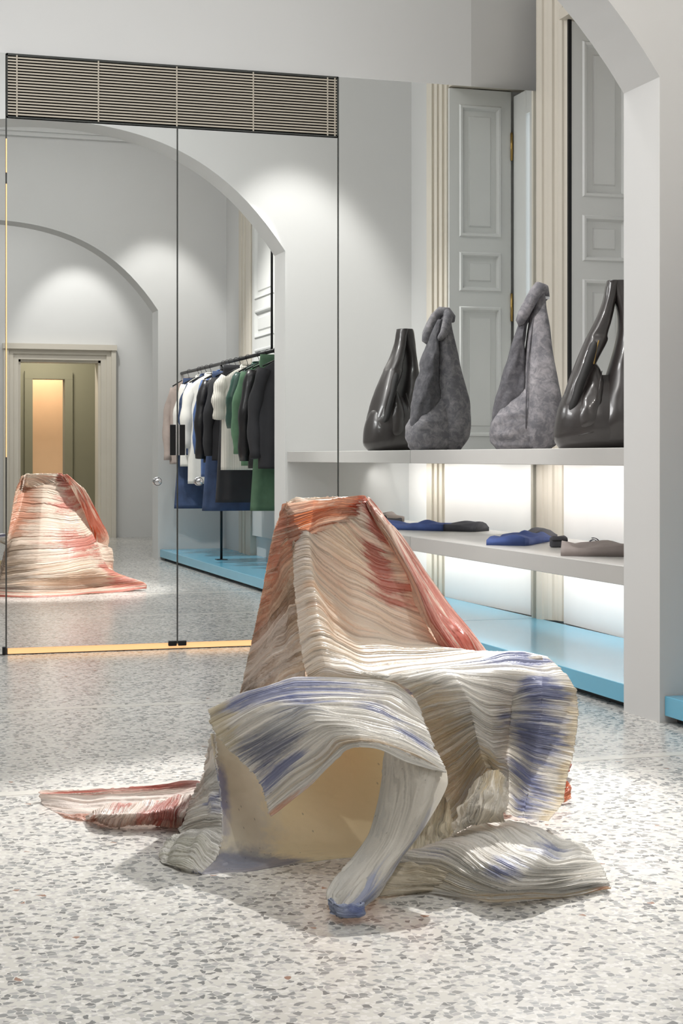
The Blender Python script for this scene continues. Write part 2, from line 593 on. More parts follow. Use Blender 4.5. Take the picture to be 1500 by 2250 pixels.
XA, XB, XC, XD = wx(13.5), wx(389.5), wx(742.5), 3.90
G = 0.004
for nm, x0, x1, kx in (('door_1', XA + G, XB - G, XB - 0.112), ('door_2', XB + G, XC - G, XB + 0.118)):
    d = empty(nm, (0.5 * (x0 + x1), YM, 0), kind='structure')
    mirror_slab('mirror_pane', d, x0, x1, 0.036, HG - 0.004)
    # round lock
    m = MB()
    rings = []
    for r, y in ((0.024, 0.0), (0.024, -0.012), (0.019, -0.018), (0.015, -0.015), (0.012, -0.026), (0.004, -0.027)):
        rings.append([(kx + r * math.cos(t), YM - 0.001 + y, 0.917 + r * math.sin(t)) for t in np.linspace(0, 2 * math.pi, 24, endpoint=False)])
    m.loft(rings)
    m.build('lock_knob', M['chrome'], d, True)
    m = MB()
    m.tube([(kx + 0.0205 * math.cos(t), YM - 0.0165, 0.917 + 0.0205 * math.sin(t)) for t in np.linspace(0, 2 * math.pi, 25)], 0.0022, 6)
    m.build('knob_ring', M['dark'], d, True)
    hx0, hx1 = (XB - 0.04, XB - 0.012) if nm == 'door_1' else (XB + 0.012, XB + 0.042)
    MB().box(hx0, hx1, YM - 0.009, YM - 0.0005, 1.06, 1.228, 0.002).build('pull_plate', M['dark'], d)
    bx0 = XB - 0.011 if nm == 'door_1' else XB + 0.004
    MB().box(bx0, bx0 + 0.007, YM - 0.008, YM - 0.0005, 1.06, 1.228).build('pull_edge', M['chrome'], d)
    px = XB - 0.05 if nm == 'door_1' else XB + 0.004
    MB().box(px, px + 0.046, YM - 0.008, YM + 0.02, 0.018, 0.046, 0.003).build('pivot_block', M['dark'], d)
mp = empty('mirror_panel', (2.0, YM, 0), 'tall frameless mirror panel between the right mirrored door and the window casing', 'mirror')
mirror_slab('mirror_pane', mp, XC + G, XD, 0.004, HB)
mp = empty('mirror_panel', (0.2, YM, 0), 'frameless mirror panel at the far left beside the left mirrored door', 'mirror')
mirror_slab('mirror_pane', mp, XL, XA - G, 0.004, HB)
MB().box(XA - 0.02, XA - 0.002, YM - 0.01, YM + 0.02, 0.002, 0.045, 0.003).build('pivot_block', M['dark'], mp)
m = MB()
for x in (XA, XB, XC):
    m.box(x - 0.006, x + 0.006, YM + 0.009, YM + 0.02, 0.0, HB)
tag(m.build('trim_8', M['mirroredge']), kind='structure')
# dark edge strips of the mirrored doors
for x in (XA, XB, XC):
    tag(MB().box(x - G, x + G, YM - 0.002, YM + 0.012, 0.03, HG if x != XC else HB).build('trim_%d' % (9 + (XA, XB, XC).index(x)), M['mirroredge']), kind='structure')
ls = empty('light_strip', (1.7, YM, 0.0), 'warm light strip glowing under the mirrored doors at floor level', 'light')
MB().box(XA + 0.01, XC - 0.01, YM + 0.006, YM + 0.03, 0.004, 0.034).build('diffuser', M['warmled'], ls)
MB().box(XA + 0.005, XC - 0.005, YM + 0.002, YM + 0.032, 0.0, 0.004).build('channel', M['dark'], ls)
ls = empty('light_strip', (XA, YM, 0.0), 'thin warm vertical light line along the left edge of the left mirrored door', 'light')
MB().box(XA - 0.002, XA + 0.0035, YM - 0.004, YM - 0.0021, 1.05, 2.5).build('diffuser', M['warmled'], ls)
MB().box(XA - 0.002, XA + 0.0035, YM - 0.004, YM - 0.0021, 2.56, 2.74).build('diffuser', M['warmled'], ls)

# ventilation grille above the mirrored doors
gr = empty('vent_grille', (1.75, YM, HG), 'long beige slatted air grille above the mirrored doors', 'grille')
gx0, gx1 = XA + 0.002, XC - 0.002
MB().box(gx0, gx1, YM + 0.026, YM + 0.03, HG + 0.004, HB - 0.004).build('backing', M['darkvoid'], gr)
m = MB()
m.box(gx0, gx1, YM - 0.004, YM + 0.02, HB - 0.012, HB, 0.0)
m.box(gx0, gx1, YM - 0.004, YM + 0.02, HG, HG + 0.008, 0.0)
m.box(gx0, gx0 + 0.006, YM - 0.004, YM + 0.02, HG, HB)
m.box(gx1 - 0.006, gx1, YM - 0.004, YM + 0.02, HG, HB)
m.build('frame', M['mirroredge'], gr)
NS = 20
sl_me = None
for i in range(NS):
    z = HG + 0.012 + (HB - HG - 0.026) * (i + 0.5) / NS
    if sl_me is None:
        a, b = gx0 + 0.006, gx1 - 0.006
        m = MB()
        m.add([(a, YM - 0.003, -0.0043), (b, YM - 0.003, -0.0043), (b, YM - 0.003, 0.0043), (a, YM - 0.003, 0.0043),
               (a, YM + 0.016, 0.001), (b, YM + 0.016, 0.001), (b, YM + 0.016, 0.006), (a, YM + 0.016, 0.006)],
              [(0, 1, 2, 3), (5, 4, 7, 6), (3, 2, 6, 7), (1, 0, 4, 5), (0, 3, 7, 4), (2, 1, 5, 6)])
        s0 = m.build('slat', M['grille'], gr)
        sl_me = s0.data
        s0.location.z = z
    else:
        s = s0.copy()
        COL.objects.link(s)
        s.location.z = z
for u in (37, 216, 388, 556, 719, 735):
    x = wx(u)
    MB().box(x - 0.0035, x + 0.0035, YM - 0.006, YM - 0.003, HG + 0.006, HB - 0.008).build('divider', M['grille'], gr)


# ------------------------------------------------------------------ windows with shutters, right side
def moulded_trim(parent, xf, y0, y1, z0, z1, steps):
    """Fluted casing on a wall facing -x: steps = (fraction start, fraction end, projection)."""
    m = MB()
    for a, b, pr in steps:
        ya, yb = y0 + (y1 - y0) * a, y0 + (y1 - y0) * b
        m.box(xf - pr, XR + 0.05, ya, yb, z0, z1, 0.004)
    return m.build('casing', M['trimcream'], parent)


def shutter(parent, xf, y0, y1, z0, z1, panels, th=0.045):
    """Shutter leaf in a plane of constant x with stiles, rails, mouldings and raised fields."""
    lf = MB()
    st = 0.15
    lf.box(xf, xf + th, y0, y0 + st, z0, z1)
    lf.box(xf, xf + th, y1 - st, y1, z0, z1)
    zs = [z0] + [q for p in panels for q in p] + [z1]
    for a, b in zip(zs[0::2], zs[1::2]):
        lf.box(xf, xf + th, y0 + st, y1 - st, a, b)
    leaf = lf.build('shutter_leaf', M['white'], parent)
    for a, b in panels:
        m = MB()
        ya, yb = y0 + st, y1 - st
        # sloping moulding down into a recess, then a flat field proud of it
        def ring(i, x):
            return [(x, ya + i, a + i), (x, yb - i, a + i), (x, yb - i, b - i), (x, ya + i, b - i)]
        q = min(1.0, (b - a) * 0.40 / 0.122)
        rs = [ring(0, xf - 0.008), ring(0.02 * q, xf - 0.012), ring(0.04 * q, xf + 0.020), ring(0.112 * q, xf + 0.022), ring(0.122 * q, xf + 0.008)]
        for r0, r1 in zip(rs[:-1], rs[1:]):
            m.add(r0 + r1, [(j, (j + 1) % 4, 4 + (j + 1) % 4, 4 + j) for j in range(4)])
        m.add(rs[-1], [(0, 1, 2, 3)])
        m.add(ring(0, xf - 0.008) + ring(0, xf + 0.001), [(4, 5, 1, 0), (5, 6, 2, 1), (6, 7, 3, 2), (7, 4, 0, 3)])
        p = m.build('panel', M['white'], parent)
    return leaf


XW = 3.894
win = empty('window_1', (XW, 7.8, 0), 'shuttered window with cream fluted casings in a deep recess behind the bag shelf', kind='structure')
HEAD = 3.80
FL = [(0, .16, .0), (.16, .3, .016), (.3, .42, .008), (.42, .56, .022), (.56, .68, .014), (.68, 1, .03)]
moulded_trim(win, XW + 0.02, 7.20, 6.89, 0.1, HEAD, FL)
# splayed fluted casing beside the mirror
pa, pb = np.array((3.978, 8.53)), np.array((3.872, 8.742))
dv = (pb - pa) / np.linalg.norm(pb - pa)
nv = np.array((-dv[1], dv[0]))
if nv[0] > 0:
    nv = -nv
Lc = float(np.linalg.norm(pb - pa))
prof = []
for a, d in ((0, 0), (.12, 0.0), (.16, .010), (.28, .010), (.32, .001), (.42, .001), (.46, .012), (.58, .012), (.62, .002), (.74, .002), (.78, .012), (.94, .010), (1.0, .0)):
    q = pa + dv * Lc * a + nv * d
    prof.append((float(q[0]), float(q[1])))
prof += [(3.90, 8.757), (4.02, 8.757), (4.02, 8.53)]
MB().prism_xy(prof, 0.106, HEAD).build('casing', M['trimcream'], win)


def leaf_pts(org, du, dn, a, z, d):
    return (org[0] + du[0] * a + dn[0] * d, org[1] + du[1] * a + dn[1] * d, z)


def shutter(parent, org, du, dn, wd, z0, z1, panels, th=0.04, st=0.075):
    """Shutter leaf in the plane org + du, facing dn: stiles and rails, sloping mouldings, raised fields."""
    def slab_(mb, a0, a1, b0, b1):
        vs = [leaf_pts(org, du, dn, a, b, d) for d in (0, -th) for (a, b) in ((a0, b0), (a1, b0), (a1, b1), (a0, b1))]
        mb.add(vs, [(0, 1, 2, 3), (7, 6, 5, 4), (0, 4, 5, 1), (1, 5, 6, 2), (2, 6, 7, 3), (3, 7, 4, 0)])
    lf = MB()
    slab_(lf, 0, st, z0, z1)
    slab_(lf, wd - st, wd, z0, z1)
    zs = [z0] + [q for p in panels for q in p] + [z1]
    for a, b in zip(zs[0::2], zs[1::2]):
        slab_(lf, st, wd - st, a, b)
    lf.build('shutter_leaf', M['white'], parent)
    for a, b in panels:
        m = MB()

        def ring(i, d):
            return [leaf_pts(org, du, dn, *p, d) for p in ((st + i, a + i), (wd - st - i, a + i), (wd - st - i, b - i), (st + i, b - i))]
        q = min(1.0, (b - a) * 0.40 / 0.085)
        rs = [ring(-0.004, 0.0), ring(0.004, 0.012), ring(0.018, 0.010), ring(0.030, -0.016), ring(0.068 * q, -0.016), ring(0.076 * q, -0.006)]
        for r0, r1 in zip(rs[:-1], rs[1:]):
            m.add(r0 + r1, [(k, (k + 1) % 4, 4 + (k + 1) % 4, 4 + k) for k in range(4)])
        m.add(rs[-1], [(0, 1, 2, 3)])
        m.build('panel', M['white'], parent)


PAN = [(1.19, 2.07), (2.18, 2.44), (2.55, 3.44)]
shutter(win, (3.925, 7.226), (1, 0), (0, 1), 0.45, 1.0, 3.55, PAN)        # folded against the near reveal
shutter(win, (3.992, 8.522), (1, 0), (0, -1), 0.43, 1.0, 3.55, PAN)        # folded against the far reveal
MB().box(3.93, 4.47, 7.19, 8.55, 3.56, 3.62).build('head', M['trimcream'], win)
MB().box(3.975, 3.995, 8.52, 8.55, 1.0, 3.56).build('gap_shade', M['dark'], win)  # dark strip stands in for the shade in the gap
# casement at the back of the recess with a strip of daylight
m = MB()
m.box(4.39, 4.43, 7.235, 7.44, 1.0, 3.52, 0.004)
m.box(4.39, 4.43, 7.505, 8.50, 1.0, 3.52, 0.004)
m.box(4.395, 4.43, 7.44, 7.505, 3.36, 3.52)
m.box(4.395, 4.43, 7.44, 7.505, 1.0, 2.08)
m.build('casement', M['white'], win)
MB().box(4.425, 4.432, 7.435, 7.51, 2.07, 3.37).build('pane', M['daylight'], win)
for zz in (3.08, 1.98):
    MB().tube([(4.378, 7.232, zz), (4.378, 7.232, zz + 0.19)], 0.009, 8).build('hinge', M['brass'], win, True)
# white back panel below the upper shelf
tag(MB().prism_xy([(3.90, 7.205), (3.95, 8.53), (4.05, 8.53), (4.05, 7.205)], 0.10, 1.02).build('trim_13', M['boardwhite']), kind='structure')
tag(MB().box(XR - 0.02, XR + 0.05, Y1B, 6.88, 0.10, 1.02).build('trim_14', M['boardwhite']), kind='structure')

# second window behind the clothes rack
win2 = empty('window_2', (XR2, 2.6, 0), 'tall window casing behind the clothes rack', kind='structure')
for (a, b) in ((1.75, 2.35), (4.3, 4.9)):
    m = MB()
    for q0, q1, pr in FL:
        m.box(XR2 - 0.03 - pr, XR2 + 0.02, a + (b - a) * q0, a + (b - a) * q1, 0.1, HEAD, 0.004)
    m.build('casing', M['trimcream'], win2)
shutter(win2, (XR2 - 0.045, 2.37), (0, 1), (-1, 0), 0.95, 0.3, 3.39, PAN, 0.044, 0.12)
shutter(win2, (XR2 - 0.045, 3.34), (0, 1), (-1, 0), 0.94, 0.3, 3.39, PAN, 0.044, 0.12)

# ------------------------------------------------------------------ shelves and platforms
def slab(name, label, cat, x0, x1, y0, y1, z0, z1, mat):
    t = empty(name, (0.5 * (x0 + x1), 0.5 * (y0 + y1), z0), label, cat)
    MB().box(x0, x1, y0, y1, z0, z1, 0.002).build('board', mat, t)
    return t


t = slab('display_shelf', 'long pale grey upper shelf carrying the big bags', 'shelf', 3.10, 3.862, Y1B + 0.003, YM - 0.003, 1.0145, 1.0895, M['shelf'])
MB().box(3.80, 3.815, 6.2, 8.7, 1.0085, 1.0145).build('led_strip', M['led'], t)
t = slab('display_shelf', 'long pale grey lower shelf carrying the folded garments', 'shelf', 3.10, 3.862, Y1B + 0.003, YM - 0.003, 0.5165, 0.597, M['shelf'])
MB().box(3.80, 3.815, 6.2, 8.7, 0.5105, 0.5165).build('led_strip', M['led'], t)
area('shelf_lamp_upper', (3.72, 7.4, 1.000), (2.55, 0.14), 6.5, (1, 0.97, 0.94), (3.89, 7.4, 0.84), 130)
area('shelf_lamp_lower', (3.70, 7.4, 0.502), (2.55, 0.14), 6.5, (1, 0.96, 0.92), (3.89, 7.4, 0.33), 140)
for yy, xx in ((6.5, 3.86), (8.45, 3.72), (7.05, 3.72)):
    spot('shelf_downlight', (xx, yy, 1.005), (xx + 0.10, yy, 0.6), 1.0, 80, 0.8, 0.01)


def platform(label, x0, x1, y0, y1):
    t = empty('display_platform', (0.5 * (x0 + x1), 0.5 * (y0 + y1), 0), label, 'platform')
    MB().box(x0, x1, y0, y1, 0.028, 0.106, 0.002).build('deck', M['blue'], t)
    MB().box(x0 + 0.05, x1, y0 + 0.01, y1 - 0.01, 0.0, 0.028).build('plinth', M['plinth'], t)
    return t


platform('turquoise low platform under the garment shelves', 3.105, XW + 0.0, Y1B + 0.003, YM - 0.003)
platform('turquoise low platform beneath the clothes rack', 3.105, XR2 - 0.003, Y2B + 0.003, Y1F - 0.003)

# ================================================================== DRAPED CHAIR SCULPTURE
def cr_matrix(n, m, ten=0.0):
    """Catmull-Rom evaluation matrix: n controls -> m samples."""
    A = np.zeros((m, n))
    for i, t in enumerate(np.linspace(0, n - 1, m)):
        k = min(int(t), n - 2)
        f = t - k
        wts = (-.5 * f + f * f - .5 * f ** 3, 1 - 2.5 * f * f + 1.5 * f ** 3, .5 * f + 2 * f * f - 1.5 * f ** 3, -.5 * f * f + .5 * f ** 3)
        wts = [(1 - ten) * a + ten * b for a, b in zip(wts, (0, 1 - f, f, 0))]
        for j, ww in zip((k - 1, k, k + 1, k + 2), wts):
            if j < 0:
                A[i, 0] += 2 * ww
                A[i, 1] -= ww
            elif j > n - 1:
                A[i, n - 1] += 2 * ww
                A[i, n - 2] -= ww
            else:
                A[i, j] += ww
    return A


def vnoise(a, b, seed):
    """Smooth 2-D value noise in 0..1."""
    r = np.random.default_rng(seed)
    T = r.random((64, 64))
    ai, bi = np.floor(a).astype(int), np.floor(b).astype(int)
    fa, fb = a - ai, b - bi
    fa, fb = fa * fa * (3 - 2 * fa), fb * fb * (3 - 2 * fb)
    g = lambda i, j: T[i % 64, j % 64]
    return (g(ai, bi) * (1 - fa) + g(ai + 1, bi) * fa) * (1 - fb) + (g(ai, bi + 1) * (1 - fa) + g(ai + 1, bi + 1) * fa) * fb


def sheet(name, rows, parent, seed, pleats=50, amp=0.005, ns=None, nt=140, base=(232, 224, 208), dyes=(), flip=None, edge=0.006,
          thick=0.0026, label=None, wob=0.8, streak=0.15, fine=1.0, ten=0.3, dens=0.88):
    """A pleated cloth: rows run along the pleats (t), successive rows step across them (s)."""
    C = np.array(rows, float)
    pleats = int(pleats * dens)
    amp = amp * 1.45
    R, K = C.shape[:2]
    ns = ns or max(40, int(pleats * 11))
    s = np.linspace(0, 1, ns)[:, None] * np.ones((1, nt))
    t = np.ones((ns, 1)) * np.linspace(0, 1, nt)[None, :]
    X = np.einsum('ai,bj,ijk->abk', cr_matrix(R, ns, ten * 0.6), cr_matrix(K, nt, ten), C)
    ds = np.gradient(X, axis=0)
    dt = np.gradient(X, axis=1)
    N = np.cross(ds, dt)
    N /= np.linalg.norm(N, axis=2, keepdims=True) + 1e-12
    view = np.array([0, 0, EYE]) - X
    facing = np.einsum('abk,abk->', N, view / np.linalg.norm(view, axis=2, keepdims=True))
    if (facing < 0) != bool(flip):
        N = -N
        inv = True
    else:
        inv = False
    col = np.ones((ns, nt, 3)) * lin(base)
    if pleats > 0:
        r = np.random.default_rng(seed)
        wd = 0.35 + r.random(pleats) ** 1.6 * 1.3
        edges = np.concatenate([[0], np.cumsum(wd) / wd.sum()])
        sw = s + wob / pleats * (vnoise(s * 8, t * 2.6, seed + 1) - 0.5) * 4.0 + 0.25 / pleats * (vnoise(s * 40, t * 30, seed + 2) - 0.5)
        sw = np.clip(sw, 0, 0.9999)
        idx = np.clip(np.searchsorted(edges, sw, side='right') - 1, 0, pleats - 1)
        ph = (sw - edges[idx]) / (edges[idx + 1] - edges[idx])
        hgt = 0.35 + r.random(pleats)[idx] * 0.9
        fade = 0.65 + 0.7 * vnoise(s * 14, t * 5, seed + 3)
        # flat irregular strips parted by narrow deep valleys, each strip with its own level and tilt
        e = np.minimum(ph, 1 - ph) / 0.14
        e = np.clip(e, 0, 1)
        e = e * e * (3 - 2 * e)
        tilt = (r.random(pleats)[idx] - 0.35) * 0.9
        lev = (r.random(pleats)[idx] - 0.5) * 0.55 + (vnoise(idx * 3.7, t * 4, seed + 12) - 0.5) * 0.7
        prof = (0.75 + tilt * (ph - 0.5) + lev * 0.8) * e + 0.12 * np.sin(ph * math.pi * 3 + r.random(pleats)[idx] * 6) * e
        # finer crimps inside the strips
        nf = int(pleats * 2.3)
        wf = 0.3 + r.random(nf) * 1.4
        ef = np.concatenate([[0], np.cumsum(wf) / wf.sum()])
        sf = np.clip(sw + 0.5 / pleats * (vnoise(s * 11, t * 4, seed + 31) - 0.5), 0, 0.9999)
        jf = np.clip(np.searchsorted(ef, sf, side='right') - 1, 0, nf - 1)
        pf2 = (sf - ef[jf]) / (ef[jf + 1] - ef[jf])
        crimp = np.clip(np.minimum(pf2, 1 - pf2) / 0.3, 0, 1) * (0.3 + r.random(nf)[jf])
        rim = 0.45 + 0.55 * np.clip(np.minimum(t, 1 - t) / 0.04, 0, 1)
        X = X + N * ((((prof - 0.5) * 0.8 * fade + (crimp - 0.4) * 0.34) * hgt * rim) * amp * fine)[..., None]
        X = X + N * ((vnoise(s * 7, t * 7, seed + 9) - 0.5) * amp * 1.6)[..., None]
        # ragged ends of the pleats
        rag = (r.random(pleats)[idx] - 0.5) * edge
        tn = dt / (np.linalg.norm(dt, axis=2, keepdims=True) + 1e-12)
        we = np.clip(1 - t / 0.03, 0, 1) + np.clip(1 - (1 - t) / 0.03, 0, 1)
        X = X + tn * (rag * we)[..., None]
        pl = r.random(pleats)[idx]
        pl2 = vnoise(sw * pleats * 1.7, t * 4, seed + 4)
        st = (0.5 * pl + 0.5 * pl2 - 0.5) * 2
        thin = r.random(nf)[jf] ** 3 * (0.4 + 0.6 * vnoise(jf * 2.3, t * 6, seed + 33))  # thin dark strips painted in as shade between the pleats
        col = col * (1 + streak * st - 0.42 * thin * fine)[..., None]
    else:
        X = X + N * ((vnoise(s * 10, t * 8, seed + 9) - 0.5) * 0.004 + (vnoise(s * 40, t * 30, seed + 8) - 0.5) * 0.002)[..., None]
        pl2 = vnoise(s * 26, t * 26, seed + 4)
    pf = max(pleats, 20)
    for i, (s0, t0, rs, rt, c, k) in enumerate(dyes):
        if pleats > 0:
            q = np.random.default_rng(seed + 300 + i).random((2, pleats))[:, idx]
        else:
            q = np.full((2,) + s.shape, 0.5)
        d = ((s - s0) / rs) ** 2 + ((t + (q[0] - 0.5) * 0.9 * rt - t0) / rt) ** 2
        n2 = vnoise(s * 7, t * 6, seed + 40 + i)
        n3 = vnoise(s * pf * 2.0, t * 24, seed + 60 + i)
        n4 = vnoise(s * pf * 6.0, t * 90, seed + 80 + i)
        a = np.exp(-d) * k * (0.12 + 1.05 * q[1] + 0.55 * n2 + 0.55 * n3 + 0.4 * (n4 - 0.5)) - 0.34
        a = np.clip(a, 0, 0.66)[..., None]
        col = col * (1 - a) + lin(c) * a
    # pigment grains
    rr = np.random.default_rng(seed + 99).random((ns, nt))
    col[rr > 0.9985] *= 0.45
    V = X.reshape(-1, 3)
    i = np.arange(ns - 1)[:, None] * nt + np.arange(nt - 1)[None, :]
    q = np.stack([i, i + nt, i + nt + 1, i + 1], -1).reshape(-1, 4)
    if inv:
        q = q[:, ::-1]
    me = bpy.data.meshes.new(name)
    me.vertices.add(len(V))
    me.vertices.foreach_set('co', V.astype(np.float32).ravel())
    me.loops.add(q.size)
    me.loops.foreach_set('vertex_index', q.astype(np.int32).ravel())
    me.polygons.add(len(q))
    me.polygons.foreach_set('loop_start', np.arange(0, q.size, 4, dtype=np.int32))
    me.update(calc_edges=True)
    me.validate()
    at = me.attributes.new('dye', 'FLOAT_COLOR', 'POINT')
    at.data.foreach_set('color', np.concatenate([np.clip(col, 0, 1).reshape(-1, 3), np.ones((ns * nt, 1))], 1).astype(np.float32).ravel())
    o = link(name, me, M['resin'], parent, True)
    if thick:
        md = o.modifiers.new('thickness', 'SOLIDIFY')
        md.thickness = thick
        md.offset = -1
        md.use_rim_only = True
    if label:
        o['label'] = label
    return o


CREAM, WHITE = (238, 227, 211), (242, 239, 233)
TERRA, RED, DKRED = (196, 122, 90), (176, 58, 40), (128, 40, 30)
BROWN, DARK = (128, 108, 88), (70, 62, 54)
BLUE, NAVY = (84, 102, 164), (62, 76, 118)

ch = empty('draped_chair', P(740, 1760, 4.7)[:2] + (0.0,), 'chair-shaped sculpture of pleated resin fabric, cream with red and blue dye, on terrazzo', 'sculpture')


def rowsP(rows, shear=0.0):
    return [[P(u, v, z + shear * (u - 720)) for (u, v, z) in r] for r in rows]


A = [[(628, 1102, 5.16), (660, 1095, 5.13), (705, 1092, 5.12), (745, 1091, 5.12), (780, 1092, 5.14), (805, 1096, 5.17)],
     [(634, 1125, 5.12), (665, 1112, 5.08), (705, 1118, 5.08), (755, 1140, 5.10), (815, 1182, 5.10), (862, 1208, 5.08)],
     [(640, 1155, 5.08), (672, 1143, 5.02), (712, 1168, 5.06), (765, 1208, 5.09), (830, 1255, 5.08), (893, 1262, 5.04)],
     [(645, 1200, 5.02), (680, 1186, 4.94), (716, 1222, 5.02), (770, 1265, 5.06), (840, 1312, 5.03), (915, 1330, 5.0)],
     [(647, 1258, 4.95), (683, 1246, 4.87), (720, 1291, 4.96), (775, 1340, 5.0), (860, 1385, 4.97), (955, 1410, 4.95)],
     [(650, 1310, 4.88), (690, 1300, 4.80), (728, 1345, 4.88), (785, 1385, 4.92), (870, 1408, 4.92), (966, 1419, 4.92)],
     [(653, 1366, 4.80), (696, 1356, 4.72), (734, 1388, 4.78), (790, 1415, 4.83), (880, 1424, 4.85), (985, 1423, 4.87)],
     [(658, 1420, 4.70), (703, 1402, 4.63), (742, 1416, 4.66), (800, 1440, 4.7), (900, 1438, 4.75), (1030, 1426, 4.8)],
     [(664, 1460, 4.62), (708, 1438, 4.56), (752, 1447, 4.57), (815, 1465, 4.58), (920, 1455, 4.62), (1100, 1433, 4.72)],
     [(672, 1488, 4.56), (715, 1470, 4.51), (765, 1480, 4.5), (835, 1490, 4.48), (950, 1472, 4.52), (1190, 1446, 4.6)],
     [(690, 1540, 4.62), (725, 1532, 4.60), (775, 1532, 4.60), (845, 1532, 4.58), (950, 1520, 4.58), (1180, 1470, 4.64)]]
A = [[P(u, v, z + 0.0009 * (u - 720) * (1 - min(i, 9) / 9.0)) for (u, v, z) in r] for i, r in enumerate(A)]
sheet('backrest_drape', A, ch, 3, pleats=84, amp=0.0065, nt=150, base=(242, 231, 216), dyes=[
    (0.04, 0.4, 0.14, 0.8, TERRA, 0.5), (0.14, 0.0, 0.2, 0.2, TERRA, 0.55), (0.03, 0.95, 0.07, 0.12, RED, 1.3), (0.17, 0.80, 0.06, 0.10, RED, 1.5),
    (0.27, 0.85, 0.06, 0.2, RED, 0.95), (0.3, 0.5, 0.3, 0.3, (220, 184, 158), 0.42), (0.55, 0.4, 0.25, 0.3, (226, 192, 164), 0.6),
    (0.97, 0.9, 0.06, 0.25, BLUE, 1.0), (0.25, 0.05, 0.12, 0.1, WHITE, 1.2), (0.6, 0.05, 0.3, 0.12, WHITE, 1.3), (0.9, 0.3, 0.1, 0.4, WHITE, 1.0)])

B_side = [[(492, 1712, 5.02), (530, 1690, 4.92), (580, 1640, 4.78), (660, 1600, 4.70)],
          [(508, 1624, 5.04), (548, 1596, 4.92), (600, 1560, 4.80), (672, 1520, 4.68)],
          [(530, 1520, 5.04), (570, 1490, 4.95), (615, 1455, 4.85), (664, 1420, 4.76)],
          [(553, 1420, 5.04), (585, 1390, 4.98), (620, 1355, 4.92), (657, 1318, 4.87)],
          [(576, 1310, 5.03), (600, 1280, 5.01), (625, 1248, 4.98), (651, 1225, 4.94)],
          [(598, 1200, 5.03), (613, 1180, 5.02), (630, 1165, 5.0), (646, 1155, 5.0)],
          [(622, 1112, 5.07), (627, 1106, 5.06), (632, 1104, 5.06), (637, 1104, 5.06)]]
sheet('side_panel', rowsP(B_side), ch, 5, pleats=64, amp=0.006, nt=110, edge=0.0, base=(214, 197, 176), dyes=[
    (0.9, 0.3, 0.25, 1.0, TERRA, 0.7), (0.62, 0.3, 0.18, 0.7, (178, 122, 94), 0.75), (0.35, 0.3, 0.22, 0.9, BROWN, 1.2), (0.2, 0.1, 0.2, 0.5, DARK, 1.2),
    (0.5, 0.8, 0.15, 0.4, BROWN, 0.9), (0.3, 0.7, 0.1, 0.4, WHITE, 0.9), (0.42, 0.35, 0.12, 0.5, WHITE, 1.1)], streak=0.22)

W_wing = [[(806, 1094, 5.30), (870, 1160, 5.40), (935, 1250, 5.38), (1005, 1345, 5.32), (1068, 1428, 5.25), (1120, 1500, 5.1)],
          [(809, 1096, 5.26), (862, 1162, 5.28), (925, 1260, 5.22), (990, 1355, 5.15), (1045, 1428, 5.08), (1080, 1500, 5.0)],
          [(808, 1099, 5.22), (850, 1162, 5.17), (905, 1262, 5.08), (955, 1365, 5.0), (1000, 1432, 4.95), (1030, 1500, 4.9)],
          [(801, 1104, 5.24), (838, 1162, 5.20), (888, 1255, 5.14), (930, 1348, 5.08), (966, 1424, 5.02), (990, 1490, 4.95)]]
sheet('side_wing', rowsP(W_wing), ch, 8, pleats=26, amp=0.006, nt=170, base=(226, 206, 190), dyes=[
    (0.5, 0.05, 0.7, 0.10, RED, 1.0), (0.4, 0.55, 0.6, 0.35, RED, 1.1), (0.6, 0.85, 0.6, 0.25, (186, 74, 52), 1.0), (0.2, 0.3, 0.3, 0.2, DKRED, 0.7)],
    streak=0.2, wob=1.6, edge=0.0)

S_apron = [[(770, 1472, 4.52), (830, 1488, 4.52), (930, 1468, 4.54), (1010, 1454, 4.58), (1090, 1440, 4.63), (1150, 1437, 4.67), (1200, 1446, 4.64)],
           [(860, 1492, 4.44), (910, 1490, 4.38), (985, 1478, 4.38), (1060, 1478, 4.41), (1130, 1474, 4.44), (1190, 1478, 4.47), (1240, 1488, 4.53)],
           [(905, 1530, 4.40), (950, 1510, 4.34), (1010, 1505, 4.31), (1070, 1526, 4.35), (1125, 1530, 4.40), (1190, 1512, 4.40), (1266, 1522, 4.48)],
           [(925, 1585, 4.39), (972, 1560, 4.34), (1030, 1542, 4.28), (1078, 1572, 4.33), (1121, 1565, 4.41), (1190, 1568, 4.38), (1264, 1580, 4.47)],
           [(945, 1650, 4.40), (985, 1625, 4.36), (1040, 1592, 4.28), (1082, 1615, 4.33), (1118, 1612, 4.42), (1182, 1628, 4.38), (1258, 1642, 4.46)],
           [(965, 1710, 4.41), (1000, 1685, 4.38), (1050, 1635, 4.30), (1086, 1658, 4.34), (1116, 1655, 4.42), (1172, 1688, 4.39), (1246, 1702, 4.47)],
           [(985, 1770, 4.43), (1012, 1745, 4.40), (1062, 1672, 4.34), (1096, 1695, 4.37), (1115, 1710, 4.42), (1160, 1748, 4.42), (1232, 1758, 4.52)],
           [(1000, 1825, 4.44), (1022, 1800, 4.42), (1075, 1700, 4.38), (1105, 1730, 4.40), (1116, 1790, 4.44), (1150, 1800, 4.48), (1206, 1806, 4.60)]]
S_apron = [[(u, v, z + (0 if i < 2 else (0.0, 0.01, -0.035, 0.0, 0.05, -0.025, 0.0)[k])) for k, (u, v, z) in enumerate(r)] for i, r in enumerate(S_apron)]
